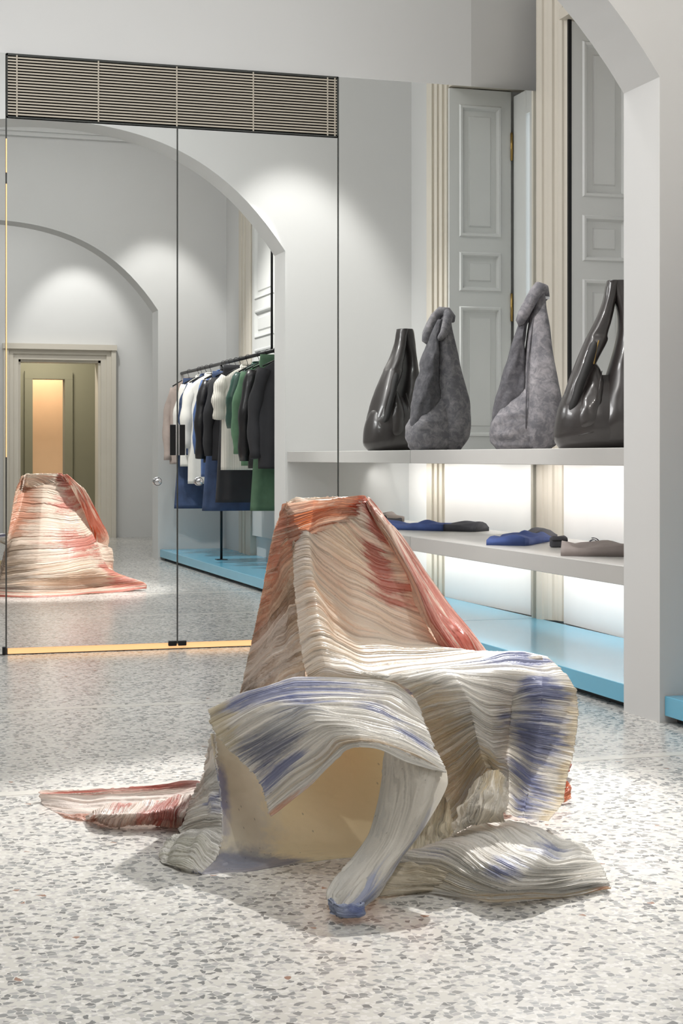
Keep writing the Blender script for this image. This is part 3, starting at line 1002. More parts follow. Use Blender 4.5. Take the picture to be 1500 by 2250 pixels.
sheet('seat_apron', rowsP(S_apron), ch, 13, pleats=72, amp=0.0075, nt=160, base=WHITE, dyes=[
    (0.75, 0.05, 0.5, 0.25, (206, 186, 150), 1.0), (0.45, 0.12, 0.35, 0.2, (208, 190, 160), 0.8), (0.05, 0.75, 0.07, 0.22, BLUE, 1.15), (0.28, 0.85, 0.14, 0.12, BLUE, 1.1),
    (0.55, 0.82, 0.15, 0.13, BLUE, 1.15), (0.85, 0.82, 0.2, 0.12, BLUE, 1.05), (0.45, 0.6, 0.1, 0.08, BLUE, 0.7), (0.7, 1.0, 0.6, 0.05, (214, 200, 172), 1.3),
    (0.85, 0.4, 0.15, 0.15, (214, 196, 156), 0.9)], edge=0.007, ten=0.5)

F_flap = [[(457, 1556, 4.50), (540, 1515, 4.52), (645, 1486, 4.52), (780, 1490, 4.50), (870, 1500, 4.45), (912, 1532, 4.36)],
          [(464, 1590, 4.46), (560, 1540, 4.44), (650, 1518, 4.42), (770, 1522, 4.40), (860, 1530, 4.36), (927, 1572, 4.28)],
          [(480, 1622, 4.42), (575, 1570, 4.36), (655, 1545, 4.33), (745, 1545, 4.31), (840, 1560, 4.27), (940, 1607, 4.2)],
          [(510, 1652, 4.36), (590, 1602, 4.29), (672, 1562, 4.25), (760, 1570, 4.22), (850, 1590, 4.18), (955, 1642, 4.12)],
          [(537, 1678, 4.30), (612, 1628, 4.24), (692, 1582, 4.18), (775, 1590, 4.12), (865, 1612, 4.08), (966, 1667, 4.04)],
          [(565, 1715, 4.24), (650, 1655, 4.17), (722, 1607, 4.12), (788, 1607, 4.05), (875, 1633, 4.02), (973, 1683, 3.99)],
          [(580, 1755, 4.18), (680, 1685, 4.12), (742, 1635, 4.06), (790, 1622, 4.0), (876, 1648, 3.98), (978, 1690, 3.97)],
          [(590, 1794, 4.13), (690, 1717, 4.08), (760, 1652, 4.02), (787, 1636, 3.98), (870, 1658, 3.96), (978, 1694, 3.96)]]
sheet('arm_flap', rowsP(F_flap), ch, 21, pleats=80, amp=0.006, nt=150, base=WHITE, dyes=[
    (0.10, 0.35, 0.10, 0.35, BLUE, 1.25), (0.22, 0.42, 0.1, 0.14, BLUE, 0.95), (0.38, 0.4, 0.1, 0.12, NAVY, 0.8), (0.55, 0.12, 0.16, 0.16, NAVY, 1.15), (0.75, 0.05, 0.1, 0.14, BLUE, 0.9),
    (0.5, 0.92, 0.1, 0.08, BLUE, 1.2), (0.3, 0.8, 0.1, 0.15, BLUE, 0.6), (0.9, 0.5, 0.1, 0.5, (226, 206, 178), 0.8), (0.15, 0.02, 0.3, 0.07, (206, 194, 160), 1.0),
    (0.45, 0.3, 0.2, 0.15, (190, 192, 196), 0.8), (0.99, 0.1, 0.03, 0.15, (214, 150, 110), 1.2)], edge=0.007, ten=0.5)

T_lin = [[(463, 1612, 4.50), (530, 1620, 4.70), (640, 1600, 4.80), (760, 1600, 4.80), (885, 1620, 4.58)],
         [(474, 1680, 4.42), (545, 1680, 4.64), (650, 1680, 4.76), (770, 1680, 4.76), (890, 1690, 4.52)],
         [(485, 1760, 4.34), (560, 1765, 4.50), (660, 1770, 4.62), (775, 1770, 4.62), (885, 1770, 4.46)],
         [(487, 1840, 4.23), (565, 1850, 4.32), (660, 1850, 4.40), (770, 1840, 4.43), (872, 1830, 4.34)],
         [(470, 1890, 4.14), (555, 1895, 4.17), (645, 1885, 4.23), (750, 1876, 4.28), (857, 1868, 4.31)],
         [(440, 1921, 4.085), (550, 1914, 4.118), (640, 1898, 4.19), (745, 1886, 4.25), (852, 1876, 4.29)]]
sheet('inner_lining', rowsP(T_lin), ch, 34, pleats=0, ns=120, nt=160, base=(238, 222, 184), dyes=[
    (0.4, 0.12, 0.6, 0.25, (206, 203, 194), 1.5), (0.92, 0.14, 0.16, 0.32, (58, 76, 128), 3.0), (0.75, 0.2, 0.15, 0.2, (120, 126, 140), 0.9), (0.35, 0.02, 0.3, 0.06, BLUE, 0.8)],
    label='smooth amber lining inside the hollow')

O_curl = [[(463, 1612, 4.50), (462, 1650, 4.60), (458, 1690, 4.80), (452, 1715, 4.95)],
          [(474, 1680, 4.42), (452, 1700, 4.52), (434, 1735, 4.66), (425, 1760, 4.78)],
          [(482, 1740, 4.36), (446, 1750, 4.42), (413, 1780, 4.52), (402, 1808, 4.58)],
          [(488, 1790, 4.30), (446, 1790, 4.35), (406, 1810, 4.44), (394, 1830, 4.46)],
          [(488, 1815, 4.27), (450, 1820, 4.34), (410, 1824, 4.42), (396, 1836, 4.43)],
          [(486, 1850, 4.21), (440, 1834, 4.25), (395, 1836, 4.33), (372, 1850, 4.35)],
          [(475, 1885, 4.15), (425, 1868, 4.18), (375, 1866, 4.25), (352, 1878, 4.26)],
          [(455, 1912, 4.10), (410, 1903, 4.12), (368, 1892, 4.19), (350, 1888, 4.22)],
          [(440, 1921, 4.085), (408, 1915, 4.105), (372, 1900, 4.175), (351, 1890, 4.22)]]
sheet('outer_curl', rowsP(O_curl), ch, 44, pleats=46, amp=0.0085, nt=110, base=WHITE, dyes=[
    (0.2, 0.7, 0.2, 0.5, BROWN, 0.7), (0.3, 0.1, 0.08, 0.2, BLUE, 0.8), (0.8, 0.6, 0.25, 0.6, (196, 194, 178), 0.9), (0.98, 0.05, 0.05, 0.2, BLUE, 0.9)], edge=0.006)

S_strip = [[(846, 1652, 4.06), (880, 1660, 4.01), (930, 1674, 3.985), (980, 1692, 3.97)],
           [(838, 1700, 4.05), (880, 1702, 4.0), (935, 1715, 3.96), (984, 1722, 3.98)],
           [(826, 1760, 4.02), (870, 1765, 3.97), (925, 1772, 3.93), (965, 1765, 3.96)],
           [(808, 1830, 3.97), (850, 1842, 3.91), (893, 1848, 3.88), (925, 1832, 3.92)],
           [(768, 1892, 3.90), (808, 1906, 3.84), (848, 1908, 3.81), (882, 1892, 3.86)],
           [(730, 1932, 3.83), (770, 1952, 3.77), (815, 1955, 3.74), (852, 1936, 3.80)],
           [(718, 1966, 3.78), (742, 1990, 3.71), (785, 1990, 3.69), (832, 1968, 3.76)],
           [(728, 2002, 3.715), (742, 2014, 3.68), (765, 2014, 3.675), (798, 1996, 3.72)]]
sheet('hanging_strip', list(zip(*rowsP(S_strip))), ch, 55, pleats=7, dens=1, amp=0.0028, ns=90, nt=150, wob=1.4, base=(214, 209, 199), dyes=[
    (0.7, 0.8, 0.3, 0.25, (112, 128, 176), 1.0), (0.9, 0.6, 0.15, 0.3, (140, 150, 180), 0.9), (0.5, 0.97, 0.5, 0.06, BLUE, 0.9), (0.1, 0.5, 0.2, 0.5, (182, 180, 174), 0.7)],
    streak=0.05, edge=0.0, label='smooth grey translucent strip falling to the floor')
# rolled blue hem at the foot of the strip
h0, h1, h2, h3, h4 = (P(724, 1985, 3.735), P(738, 2012, 3.68), P(765, 2013, 3.665), P(790, 2006, 3.675), P(797, 2000, 3.70))
rh = [[tuple(np.array(p) + np.array((0, -0.012 * math.cos(a) - 0.004, 0.013 + 0.012 * math.sin(a) - max(0, p[2] - 0.012) * 0.9)) + np.array((0, 0, 0))) for p in (h0, h1, h2, h3, h4)]
      for a in np.linspace(-1.4, 4.6, 8)]
sheet('rolled_hem', rh, ch, 57, pleats=10, amp=0.004, ns=70, nt=50, base=(186, 194, 216), dyes=[(0.5, 0.6, 0.5, 0.4, BLUE, 0.9)], label='rolled blue hem')

G_uv = [[(835, 1950), (930, 1958), (1010, 1972), (1080, 1978), (1200, 1968), (1337, 1955)],
        [(865, 1905), (945, 1925), (1015, 1950), (1090, 1965), (1210, 1960), (1337, 1945)],
        [(900, 1870), (970, 1885), (1030, 1920), (1110, 1945), (1220, 1945), (1335, 1935)],
        [(960, 1842), (1020, 1860), (1070, 1900), (1140, 1925), (1235, 1925), (1325, 1915)],
        [(1030, 1818), (1080, 1835), (1120, 1865), (1180, 1895), (1245, 1900), (1315, 1895)],
        [(1080, 1808), (1120, 1815), (1160, 1840), (1205, 1865), (1255, 1875), (1300, 1880)],
        [(1120, 1806), (1150, 1808), (1185, 1825), (1215, 1840), (1250, 1850), (1280, 1860)]]
G_h = [[.006] * 6, [.02, .03, .03, .025, .02, .014], [.045, .06, .06, .05, .035, .02], [.06, .085, .09, .075, .05, .022],
       [.06, .085, .10, .09, .06, .022], [.05, .07, .08, .07, .045, .018], [.03, .04, .05, .045, .03, .012]]
sheet('floor_flap', [[PH(u, v, h) for (u, v), h in zip(a, b)] for a, b in zip(G_uv, G_h)], ch, 66, pleats=52, amp=0.0075, nt=170, base=WHITE, dyes=[
    (0.5, 0.5, 0.12, 0.1, BLUE, 0.8), (0.8, 0.6, 0.12, 0.15, BLUE, 0.85), (0.05, 0.8, 0.08, 0.5, (218, 190, 140), 1.0), (0.03, 0.98, 0.12, 0.05, (210, 140, 90), 1.3),
    (0.15, 0.2, 0.2, 0.3, (224, 212, 186), 0.8), (0.35, 0.1, 0.1, 0.15, BLUE, 0.5)], edge=0.008, ten=0.4)
# lower layer beneath it, at left
G2 = [[PH(830, 1972, .004), PH(900, 1964, .004), PH(985, 1956, .006), PH(1010, 1950, .01)],
      [PH(850, 1935, .03), PH(915, 1935, .03), PH(980, 1938, .03), PH(1010, 1935, .03)],
      [PH(880, 1895, .06), PH(930, 1900, .06), PH(990, 1915, .05), PH(1015, 1915, .045)]]
sheet('under_layer', G2, ch, 68, pleats=22, amp=0.005, nt=60, base=(222, 212, 192), dyes=[(0.5, 0.4, 0.5, 0.3, (190, 180, 160), 0.8)])

L_flat = [[(88, 1738, .035), (180, 1736, .035), (260, 1732, .04), (350, 1724, .045), (445, 1713, .05)],
          [(86, 1746, .020), (180, 1752, .014), (265, 1752, .014), (350, 1745, .018), (445, 1735, .03)],
          [(95, 1766, .006), (170, 1778, .008), (255, 1778, .016), (340, 1768, .03), (435, 1755, .04)],
          [(145, 1794, .005), (170, 1798, .006), (195, 1801, .006), (230, 1795, .02), (300, 1775, .05)]]
sheet('rear_left_flap', [[PH(*q) for q in r] for r in L_flat], ch, 77, pleats=26, amp=0.005, nt=150, base=(238, 226, 218), dyes=[
    (0.1, 0.15, 0.15, 0.3, RED, 0.8), (0.05, 0.6, 0.15, 0.35, RED, 0.9), (0.1, 0.9, 0.25, 0.2, DKRED, 1.1), (0.95, 0.3, 0.1, 0.4, TERRA, 1.2)], edge=0.006)
L_roll = [[(188, 1796, .010), (190, 1800, .010), (195, 1804, .004)],
          [(250, 1768, .045), (225, 1792, .04), (212, 1809, .004)],
          [(300, 1762, .055), (275, 1788, .05), (262, 1816, .004)],
          [(350, 1762, .055), (325, 1788, .05), (315, 1814, .004)],
          [(385, 1750, .065), (365, 1782, .06), (355, 1813, .004)],
          [(412, 1752, .065), (395, 1785, .06), (388, 1815, .004)],
          [(455, 1758, .06), (432, 1790, .06), (412, 1813, .004)]]
sheet('rolled_flap', [[PH(*q) for q in r] for r in L_roll], ch, 79, pleats=50, amp=0.007, nt=60, base=(230, 216, 206), dyes=[
    (0.25, 0.1, 0.08, 0.4, RED, 1.1), (0.62, 0.5, 0.2, 0.6, RED, 1.25), (0.85, 0.3, 0.12, 0.5, DKRED, 0.9), (0.08, 0.8, 0.08, 0.4, TERRA, 1.0)])

K_knot = [[(1035, 1738, 4.34), (1018, 1772, 4.30), (1000, 1808, 4.27), (985, 1838, 4.24)],
          [(1056, 1708, 4.30), (1042, 1748, 4.24), (1024, 1790, 4.20), (1010, 1824, 4.20)],
          [(1082, 1694, 4.29), (1068, 1734, 4.21), (1054, 1776, 4.17), (1044, 1815, 4.20)],
          [(1103, 1698, 4.31), (1098, 1742, 4.23), (1090, 1780, 4.21), (1080, 1810, 4.26)],
          [(1114, 1712, 4.38), (1114, 1750, 4.34), (1112, 1785, 4.32), (1112, 1806, 4.35)]]
sheet('gathered_knot', rowsP(K_knot), ch, 88, pleats=26, amp=0.007, nt=90, base=(240, 234, 222), dyes=[(0.6, 0.1, 0.4, 0.3, (226, 208, 168), 0.8)], wob=1.2)
V_in = [[(915, 1720, 4.58), (908, 1790, 4.52), (890, 1885, 4.28)],
        [(960, 1720, 4.52), (955, 1790, 4.48), (945, 1866, 4.36)],
        [(1012, 1740, 4.50), (1008, 1790, 4.48), (1006, 1842, 4.42)]]
sheet('inner_pleats', rowsP(V_in), ch, 91, pleats=18, amp=0.012, nt=60, base=(236, 230, 212))

# rear of the sculpture, seen in the mirror: a flared pleated skirt with a red rim
left = [P(488, 1722, 5.12), P(492, 1690, 5.08), P(506, 1618, 5.05), P(535, 1500, 5.04), P(570, 1335, 5.03), P(600, 1192, 5.03), P(624, 1108, 5.07)]
Brow = [[P(440, 1720, 5.22), PMH(70, 1312, .004), PMH(160, 1308, .004), PMH(230, 1302, .004), PM(322, 1293, 12.76)],
        [P(452, 1690, 5.20), PMH(70, 1301, .035), PMH(150, 1297, .035), PMH(215, 1289, .04), PM(316, 1280, 12.76)],
        [P(478, 1636, 5.17), PM(78, 1262, 12.25), PM(150, 1258, 12.32), PM(205, 1252, 12.5), PM(240, 1250, 12.7)],
        [PM(25, 1198, 12.38), PM(85, 1198, 12.32), PM(150, 1196, 12.40), PM(190, 1192, 12.5), PM(212, 1190, 12.62)],
        [PM(42, 1130, 12.50), PM(90, 1130, 12.42), PM(130, 1128, 12.44), PM(165, 1126, 12.48), PM(183, 1124, 12.55)],
        [PM(56, 1070, 12.60), PM(95, 1068, 12.52), PM(120, 1066, 12.50), PM(140, 1066, 12.48), PM(153, 1066, 12.50)],
        [PM(60, 1041, 12.62), PM(90, 1040, 12.58), PM(110, 1040, 12.52), PM(125, 1040, 12.48), PM(137, 1041, 12.46)]]
sheet('rear_skirt', [[l] + r for l, r in zip(left, Brow)], ch, 101, pleats=60, amp=0.006, nt=160, base=(224, 206, 190), flip=True, dyes=[
    (0.01, 0.5, 0.05, 1.0, RED, 1.5), (0.5, 0.75, 0.08, 0.4, RED, 1.4), (0.12, 0.1, 0.12, 0.25, DKRED, 1.2), (0.3, 0.15, 0.22, 0.2, DARK, 1.0), (0.5, 0.15, 0.25, 0.2, BROWN, 1.1), (0.75, 0.15, 0.2, 0.25, TERRA, 1.2),
    (0.95, 0.45, 0.1, 0.5, TERRA, 1.1), (0.88, 0.85, 0.15, 0.25, RED, 1.5), (0.7, 0.75, 0.05, 0.35, RED, 1.1), (0.25, 0.95, 0.2, 0.1, RED, 1.1), (0.3, 0.6, 0.1, 0.3, (206, 170, 140), 1.1),
    (0.15, 0.7, 0.06, 0.3, TERRA, 0.9)], ten=0.55, edge=0.0)
# right side between wing and floor, and the red tail tip
R_side = [[PM(322, 1293, 12.76), PH(1195, 1745, .012), P(1150, 1760, 4.85)],
          [PM(316, 1280, 12.76), PH(1185, 1725, .06), P(1140, 1710, 4.88)],
          [PM(240, 1250, 12.7), P(1150, 1610, 5.1), P(1120, 1600, 4.9)],
          [PM(212, 1190, 12.62), P(1110, 1500, 5.2), P(1080, 1500, 4.95)]]
sheet('side_skirt', R_side, ch, 107, pleats=24, amp=0.005, nt=60, base=(226, 206, 190), dyes=[(0.1, 0.3, 0.2, 0.6, RED, 1.2), (0.6, 0.3, 0.2, 0.5, TERRA, 0.9)])
tip = [[PH(1190, 1768, .004), PH(1225, 1766, .006), PH(1254, 1755, .015)],
       [PH(1190, 1745, .03), PH(1230, 1740, .035), PH(1253, 1728, .045)],
       [PH(1190, 1722, .05), PH(1225, 1722, .055), PH(1248, 1718, .055)]]
sheet('tail_tip', tip, ch, 109, pleats=14, amp=0.004, nt=40, base=(220, 150, 120), dyes=[(0.7, 0.5, 0.4, 0.8, (206, 92, 64), 1.2)])


# ================================================================== BAGS ON THE UPPER SHELF
def pillow(name, rows, z0, parent, mat, seed, hmin=1.0905, wr=0.006, n=40, m=60, sq=2.4, dz=0.0, label=None):
    """Closed soft body: rows (v, uL, uR, half depth) give the outline; depth is its real thickness."""
    R = np.array(rows, float)
    E = cr_matrix(len(R), m) @ R
    rings = []
    th = np.linspace(0, 2 * math.pi, n, endpoint=False)
    T = np.random.default_rng(seed)
    for i, (v, a, b, d) in enumerate(E):
        z = z0 + dz
        hh = EYE - (v - V0) / F_PX * z
        hh = max(hh, hmin + 0.0004 * i)
        cx, hw = 0.5 * (a + b), 0.5 * (b - a) / F_PX * z
        c, s_ = np.cos(th), np.sin(th)
        ex = np.sign(c) * np.abs(c) ** (2 / sq)
        ey = np.sign(s_) * np.abs(s_) ** (2 / sq)
        wn = 1 + wr / max(hw, 0.06) * (vnoise(np.full(n, i * 0.22), np.abs(th - math.pi) * 2.2, seed) * 2 - 1) * 2
        wn2 = 1 + 0.6 * wr / max(hw, 0.06) * (vnoise(np.full(n, i * 0.5) + th, np.abs(th - math.pi) * 4, seed + 1) * 2 - 1)
        X0 = (cx - 750) / F_PX * z
        ring = []
        for k in range(n):
            xc = X0 + hw * ex[k] * wn[k] ** 0.5
            zz = z + max(d, 0.004) * ey[k] * wn[k] * wn2[k]
            ring.append((zz * SN + xc * CS, zz * CS - xc * SN, hh))
        rings.append(ring)
    mb = MB()
    mb.loft(rings)
    o = mb.build(name, mat, parent, True)
    if label:
        o['label'] = label
    return o


zb = 8.74
bag = empty('shoulder_bag', P(1150, 985, zb)[:2] + (1.09,), 'washed grey denim slouchy bag with knotted handle on the upper shelf', 'bag')
pillow('pouch', [(988, 1092, 1205, .10), (972, 1078, 1225, .125), (945, 1074, 1228, .135), (918, 1083, 1228, .13), (892, 1102, 1226, .12), (868, 1121, 1222, .10), (848, 1137, 1210, .07), (834, 1148, 1190, .03)],
       zb, bag, M['denim'], 5, wr=0.007)
pillow('right_panel', [(987, 1158, 1208, .12), (965, 1150, 1223, .16), (930, 1147, 1231, .185), (880, 1148, 1231, .18), (830, 1150, 1222, .155), (780, 1153, 1213, .12), (720, 1160, 1207, .08),
                       (680, 1168, 1200, .055), (650, 1178, 1197, .035), (634, 1184, 1192, .02)], zb, bag, M['denim'], 9, wr=0.0015, sq=3.0)
pillow('left_panel', [(950, 1080, 1140, .05), (900, 1083, 1152, .07), (850, 1097, 1156, .08), (800, 1110, 1156, .075), (750, 1125, 1153, .07), (712, 1139, 1158, .045), (680, 1150, 1172, .03), (655, 1165, 1182, .02)],
       zb, bag, M['denimdark'], 12, wr=0.006, dz=0.0, label='darker denim panel')
RP = np.array([(634, 1184, 1192, .02), (650, 1178, 1197, .035), (680, 1168, 1200, .055), (720, 1160, 1208, .08), (780, 1153, 1213, .12), (830, 1150, 1222, .155),
               (880, 1148, 1231, .18), (930, 1147, 1231, .185), (965, 1150, 1223, .16), (987, 1158, 1208, .12)], float)


def panel_depth(u, v):
    a, b, d = (np.interp(v, RP[:, 0], RP[:, k]) for k in (1, 2, 3))
    x = min(0.97, abs((u - (a + b) / 2) / ((b - a) / 2)))
    return d * (1 - x ** 3) ** (1 / 3)


for line in [[(1156, 980), (1155, 940), (1155, 900), (1157, 850), (1159, 800), (1165, 750), (1169, 715), (1174, 680)]]:
    for sg in (-1, 1):
        MB().tube([P(u, v, zb - sg * (panel_depth(u, v) + 0.002)) for u, v in line], 0.0036, 6).build('seam', M['denimdark'], bag, True)
m = MB()
m.tube([P(1144, 716, zb - .03), P(1143, 706, zb - .05), P(1150, 690, zb - .06), P(1162, 668, zb - .06), P(1174, 646, zb - .05), P(1184, 633, zb - .03), P(1192, 636, zb), P(1197, 652, zb + .03), P(1193, 662, zb + .05)],
       [.012, .026, .032, .033, .034, .036, .034, .026, .012], 12)
m.build('knot', M['denim'], bag, True)
m = MB()
m.tube([P(1165, 690, zb + .05), P(1152, 706, zb + .06), P(1160, 690, zb + .07), P(1178, 652, zb + .05), P(1188, 634, zb + .01)], [.01, .024, .028, .03, .02], 10)
m.build('knot', M['denim'], bag, True)
m = MB()
m.add([P(1192, 650, zb - .02), P(1207, 652, zb - .02), P(1207, 658, zb - .02), P(1192, 656, zb - .02), P(1192, 650, zb + .01), P(1207, 652, zb + .01), P(1207, 658, zb + .01), P(1192, 656, zb + .01)],
      [(0, 1, 2, 3), (7, 6, 5, 4), (0, 4, 5, 1), (1, 5, 6, 2), (2, 6, 7, 3), (3, 7, 4, 0)])
m.build('tag', M['tag'], bag)

zb = 7.94
bag = empty('shoulder_bag', P(1310, 983, zb)[:2] + (1.09,), 'large black leather slouchy bag with wide handle beside the pier on the upper shelf', 'bag')
pillow('pouch', [(985, 1228, 1395, .11), (965, 1217, 1415, .15), (925, 1219, 1420, .16), (885, 1230, 1418, .135), (855, 1246, 1412, .10), (825, 1272, 1400, .05)], zb, bag, M['leather'], 31, wr=0.0012)
pillow('front_pocket', [(958, 1243, 1320, .12), (930, 1246, 1326, .16), (890, 1258, 1326, .15), (850, 1276, 1326, .115), (815, 1291, 1318, .07), (796, 1297, 1308, .03), (787, 1299, 1303, .012)], zb, bag, M['leather'], 33, wr=0.0012)
pillow('handle', [(945, 1222, 1262, .06), (900, 1230, 1276, .10), (850, 1245, 1290, .105), (800, 1263, 1308, .095), (752, 1283, 1332, .08), (735, 1291, 1334, .07), (700, 1309, 1344, .06), (660, 1324, 1352, .052), (628, 1330, 1358, .05), (617, 1333, 1362, .05)],
       zb, bag, M['leather'], 35, wr=0.0012)
pillow('handle', [(970, 1290, 1405, .15), (930, 1297, 1420, .178), (880, 1314, 1420, .165), (840, 1327, 1412, .14), (800, 1339, 1402, .115), (745, 1354, 1392, .085), (700, 1357, 1386, .07), (660, 1350, 1384, .06), (628, 1343, 1382, .052), (617, 1341, 1378, .05)],
       zb, bag, M['leather'], 37, wr=0.0012)
pillow('handle_shade', [(925, 1228, 1240, .03), (900, 1237, 1264, .112), (850, 1252, 1282, .118), (800, 1270, 1301, .108), (760, 1286, 1313, .09), (742, 1296, 1310, .05)], zb, bag, M['shadeblack'], 41, wr=0.0, dz=0.0,  # dark body paints in the shade of the handle's hollow
       label='black inner side of the handle, darkened for shade')
for line in ([(1270, 957, .135), (1290, 952, .15), (1305, 949, .155)], [(1312, 880, .16), (1318, 840, .12), (1322, 815, .09)]):
    for sg in (-1, 1):
        MB().tube([P(u, v, zb - sg * (d + 0.004)) for u, v, d in line], 0.0022, 6).build('seam', M['leather'], bag, True)
m = MB()
m.tube([P(1304, 800, zb - .085), P(1309, 770, zb - .083), P(1315, 748, zb - .078)], .004, 6)
m.build('zip', M['brass'], bag)


# ================================================================== FOLDED GARMENTS ON THE LOWER SHELF
HS = 0.597


def folded(name, label, cat, a, b, wid, hgt, mats, seed, split=None):
    """A soft folded cloth lying from a to b (x, y) with width wid and uneven height."""
    a, b = np.array(a), np.array(b)
    d = (b - a)
    L = np.linalg.norm(d)
    d = d / L
    nrm = np.array([-d[1], d[0]])
    root = empty(name, (0.5 * (a[0] + b[0]), 0.5 * (a[1] + b[1]), HS), label, cat)
    segs = [(0, 1)] if split is None else [(0, split), (split - 0.02, 1)]
    for k, (s0, s1) in enumerate(segs):
        rings = []
        for i, t in enumerate(np.linspace(s0, s1, 30)):
            ww = wid * (0.86 + 0.2 * float(vnoise(np.array([t * 5.0]), np.array([1.3]), seed)[0])) * (1 if 0.03 < t < 0.97 else 0.9) * (1 if k == 0 else 0.82)
            ring = []
            q = np.linspace(0, 1, 15)
            hh = hgt * (0.45 + 0.75 * vnoise(np.full(15, t * 6.0), q * 4, seed + 2)) * (0.55 + 0.45 * np.sin(np.clip(q, 0.02, 0.98) * math.pi) ** 0.4)
            for qq, h_ in zip(q, hh):
                p = a + d * L * t + nrm * ww * (qq - 0.5)
                ring.append((p[0], p[1], HS + 0.001 + h_))
            p0 = a + d * L * t - nrm * ww * 0.5
            p1 = a + d * L * t + nrm * ww * 0.5
            ring.append((p1[0], p1[1], HS + 0.0008))
            ring.append((p0[0], p0[1], HS + 0.0008))
            rings.append(ring)
        MB().loft(rings).build('body' if k == 0 else 'sleeve', mats[k], root, True)
    return root


cb = plain('blue_cotton', (70, 90, 148), 0.8, noise=0.12, scale=18)
cdk = plain('charcoal_cotton', (74, 74, 80), 0.8, noise=0.1, scale=18)
ctp = plain('taupe_cotton', (150, 140, 136), 0.85, noise=0.08, scale=18)
col_ = plain('olive_cotton', (122, 128, 98), 0.85, noise=0.08, scale=18)
folded('folded_shirt', 'crumpled blue garment with charcoal sleeve on the lower shelf near the mirror', 'clothing', (3.24, 7.70), (3.72, 8.32), 0.24, 0.055, (cb, cdk), 3, 0.72)
folded('folded_trousers', 'long taupe folded garment on the lower shelf beside the pier', 'clothing', (3.20, 6.92), (3.72, 6.62), 0.26, 0.06, (ctp,), 6)
folded('folded_jumper', 'olive folded garment lying behind the taupe one on the lower shelf', 'clothing', (3.42, 6.36), (3.76, 6.22), 0.24, 0.05, (col_,), 9)
pc = P(1227, 1190, 8.17)
bx = empty('small_pouch', (pc[0], pc[1], HS), 'small charcoal square pouch between blue and taupe garments', 'pouch')
m = MB()
rings = []
for i, (h, s_) in enumerate(((0.0008, .92), (.006, 1.0), (.042, 1.0), (.051, .95), (.054, .8))):
    ring = []
    for q in np.linspace(0, 2 * math.pi, 28, endpoint=False):
        ex = math.copysign(abs(math.cos(q)) ** 0.35, math.cos(q)) * 0.043 * s_
        ey = math.copysign(abs(math.sin(q)) ** 0.35, math.sin(q)) * 0.04 * s_
        ring.append((pc[0] + ex * CS + ey * SN, pc[1] - ex * SN + ey * CS, HS + h + 0.004 * (i > 2) * math.sin(q * 2)))
    rings.append(ring)
m.loft(rings)
m.build('body', cdk, bx, True)
m = MB()
m.tube([(pc[0] - 0.04 * CS - 0.042 * SN, pc[1] + 0.04 * SN - 0.042 * CS, HS + 0.036), (pc[0] + 0.04 * CS - 0.042 * SN, pc[1] - 0.04 * SN - 0.042 * CS, HS + 0.036)], 0.0018, 6)
m.build('zip', M['dark'], bx)
rc = P(1304, 1194, 7.86)
rb = empty('rolled_belt', (rc[0], rc[1], HS), 'small rolled charcoal belt standing beside the taupe garment', 'belt')
m = MB()
rings = []
for a in np.linspace(0, 4.6 * math.pi, 70):
    r = 0.008 + 0.0014 * a
    rr = []
    for (dr_, dy) in ((0, -.016), (.003, -.016), (.003, .016), (0, .016)):
        x, z = (r + dr_) * math.cos(a), (r + dr_) * math.sin(a)
        rr.append((rc[0] + x * CS + dy * SN, rc[1] - x * SN + dy * CS, HS + 0.033 + z))
    rings.append(rr)
m.loft(rings)
m.build('strap', cdk, rb)

# ================================================================== CLOTHES RACK IN THE MIDDLE ROOM
RX, RH = 3.33, 1.91
rk = empty('clothes_rack', (RX, 3.4, 0.106), 'black clothes rail on slim posts over the blue platform', 'clothes rack')
m = MB()
m.tube([(RX, Y2B + 0.002, RH), (RX, Y1F - 0.002, RH)], 0.016, 12)
m.build('rail', M['blackrail'], rk, True)
MB().tube([(RX, 2.91, 0.107), (RX, 2.91, RH)], 0.012, 10).build('post', M['blackrail'], rk, True)
MB().tube([(RX, 4.75, RH), (RX, 4.75, ZC)], 0.010, 10).build('hanger_rod', M['blackrail'], rk, True)
MB().box(RX - 0.05, RX + 0.05, 2.86, 2.96, 0.106, 0.112, 0.002).build('foot_plate', M['blackrail'], rk)


def ry(u, x=3.10):
    k = (u - 750.0) / F_PX
    z = x / (SN + k * CS)
    return 2 * YM - z * (CS - k * SN)


hang_mesh = {}


def hanger(y, wide=0.2, what=''):
    h = empty('clothes_hanger', (RX, y, RH), 'black hanger of the ' + what, 'hanger', 'hangers on the clothes rail')
    a = np.linspace(-0.4, math.pi + 0.2, 12)
    MB().tube([(RX + 0.022 * math.cos(t), y, RH + 0.0 + 0.022 * math.sin(t)) for t in a] + [(RX - 0.006, y, RH - 0.04), (RX, y, RH - 0.075)], 0.0022, 6).build('hook', M['blackrail'], h, True)
    MB().tube([(RX - wide, y, RH - 0.15), (RX - 0.08, y, RH - 0.095), (RX, y, RH - 0.075), (RX + 0.08, y, RH - 0.095), (RX + wide, y, RH - 0.15)], 0.006, 8).build('arms', M['blackrail'], h, True)
    return h


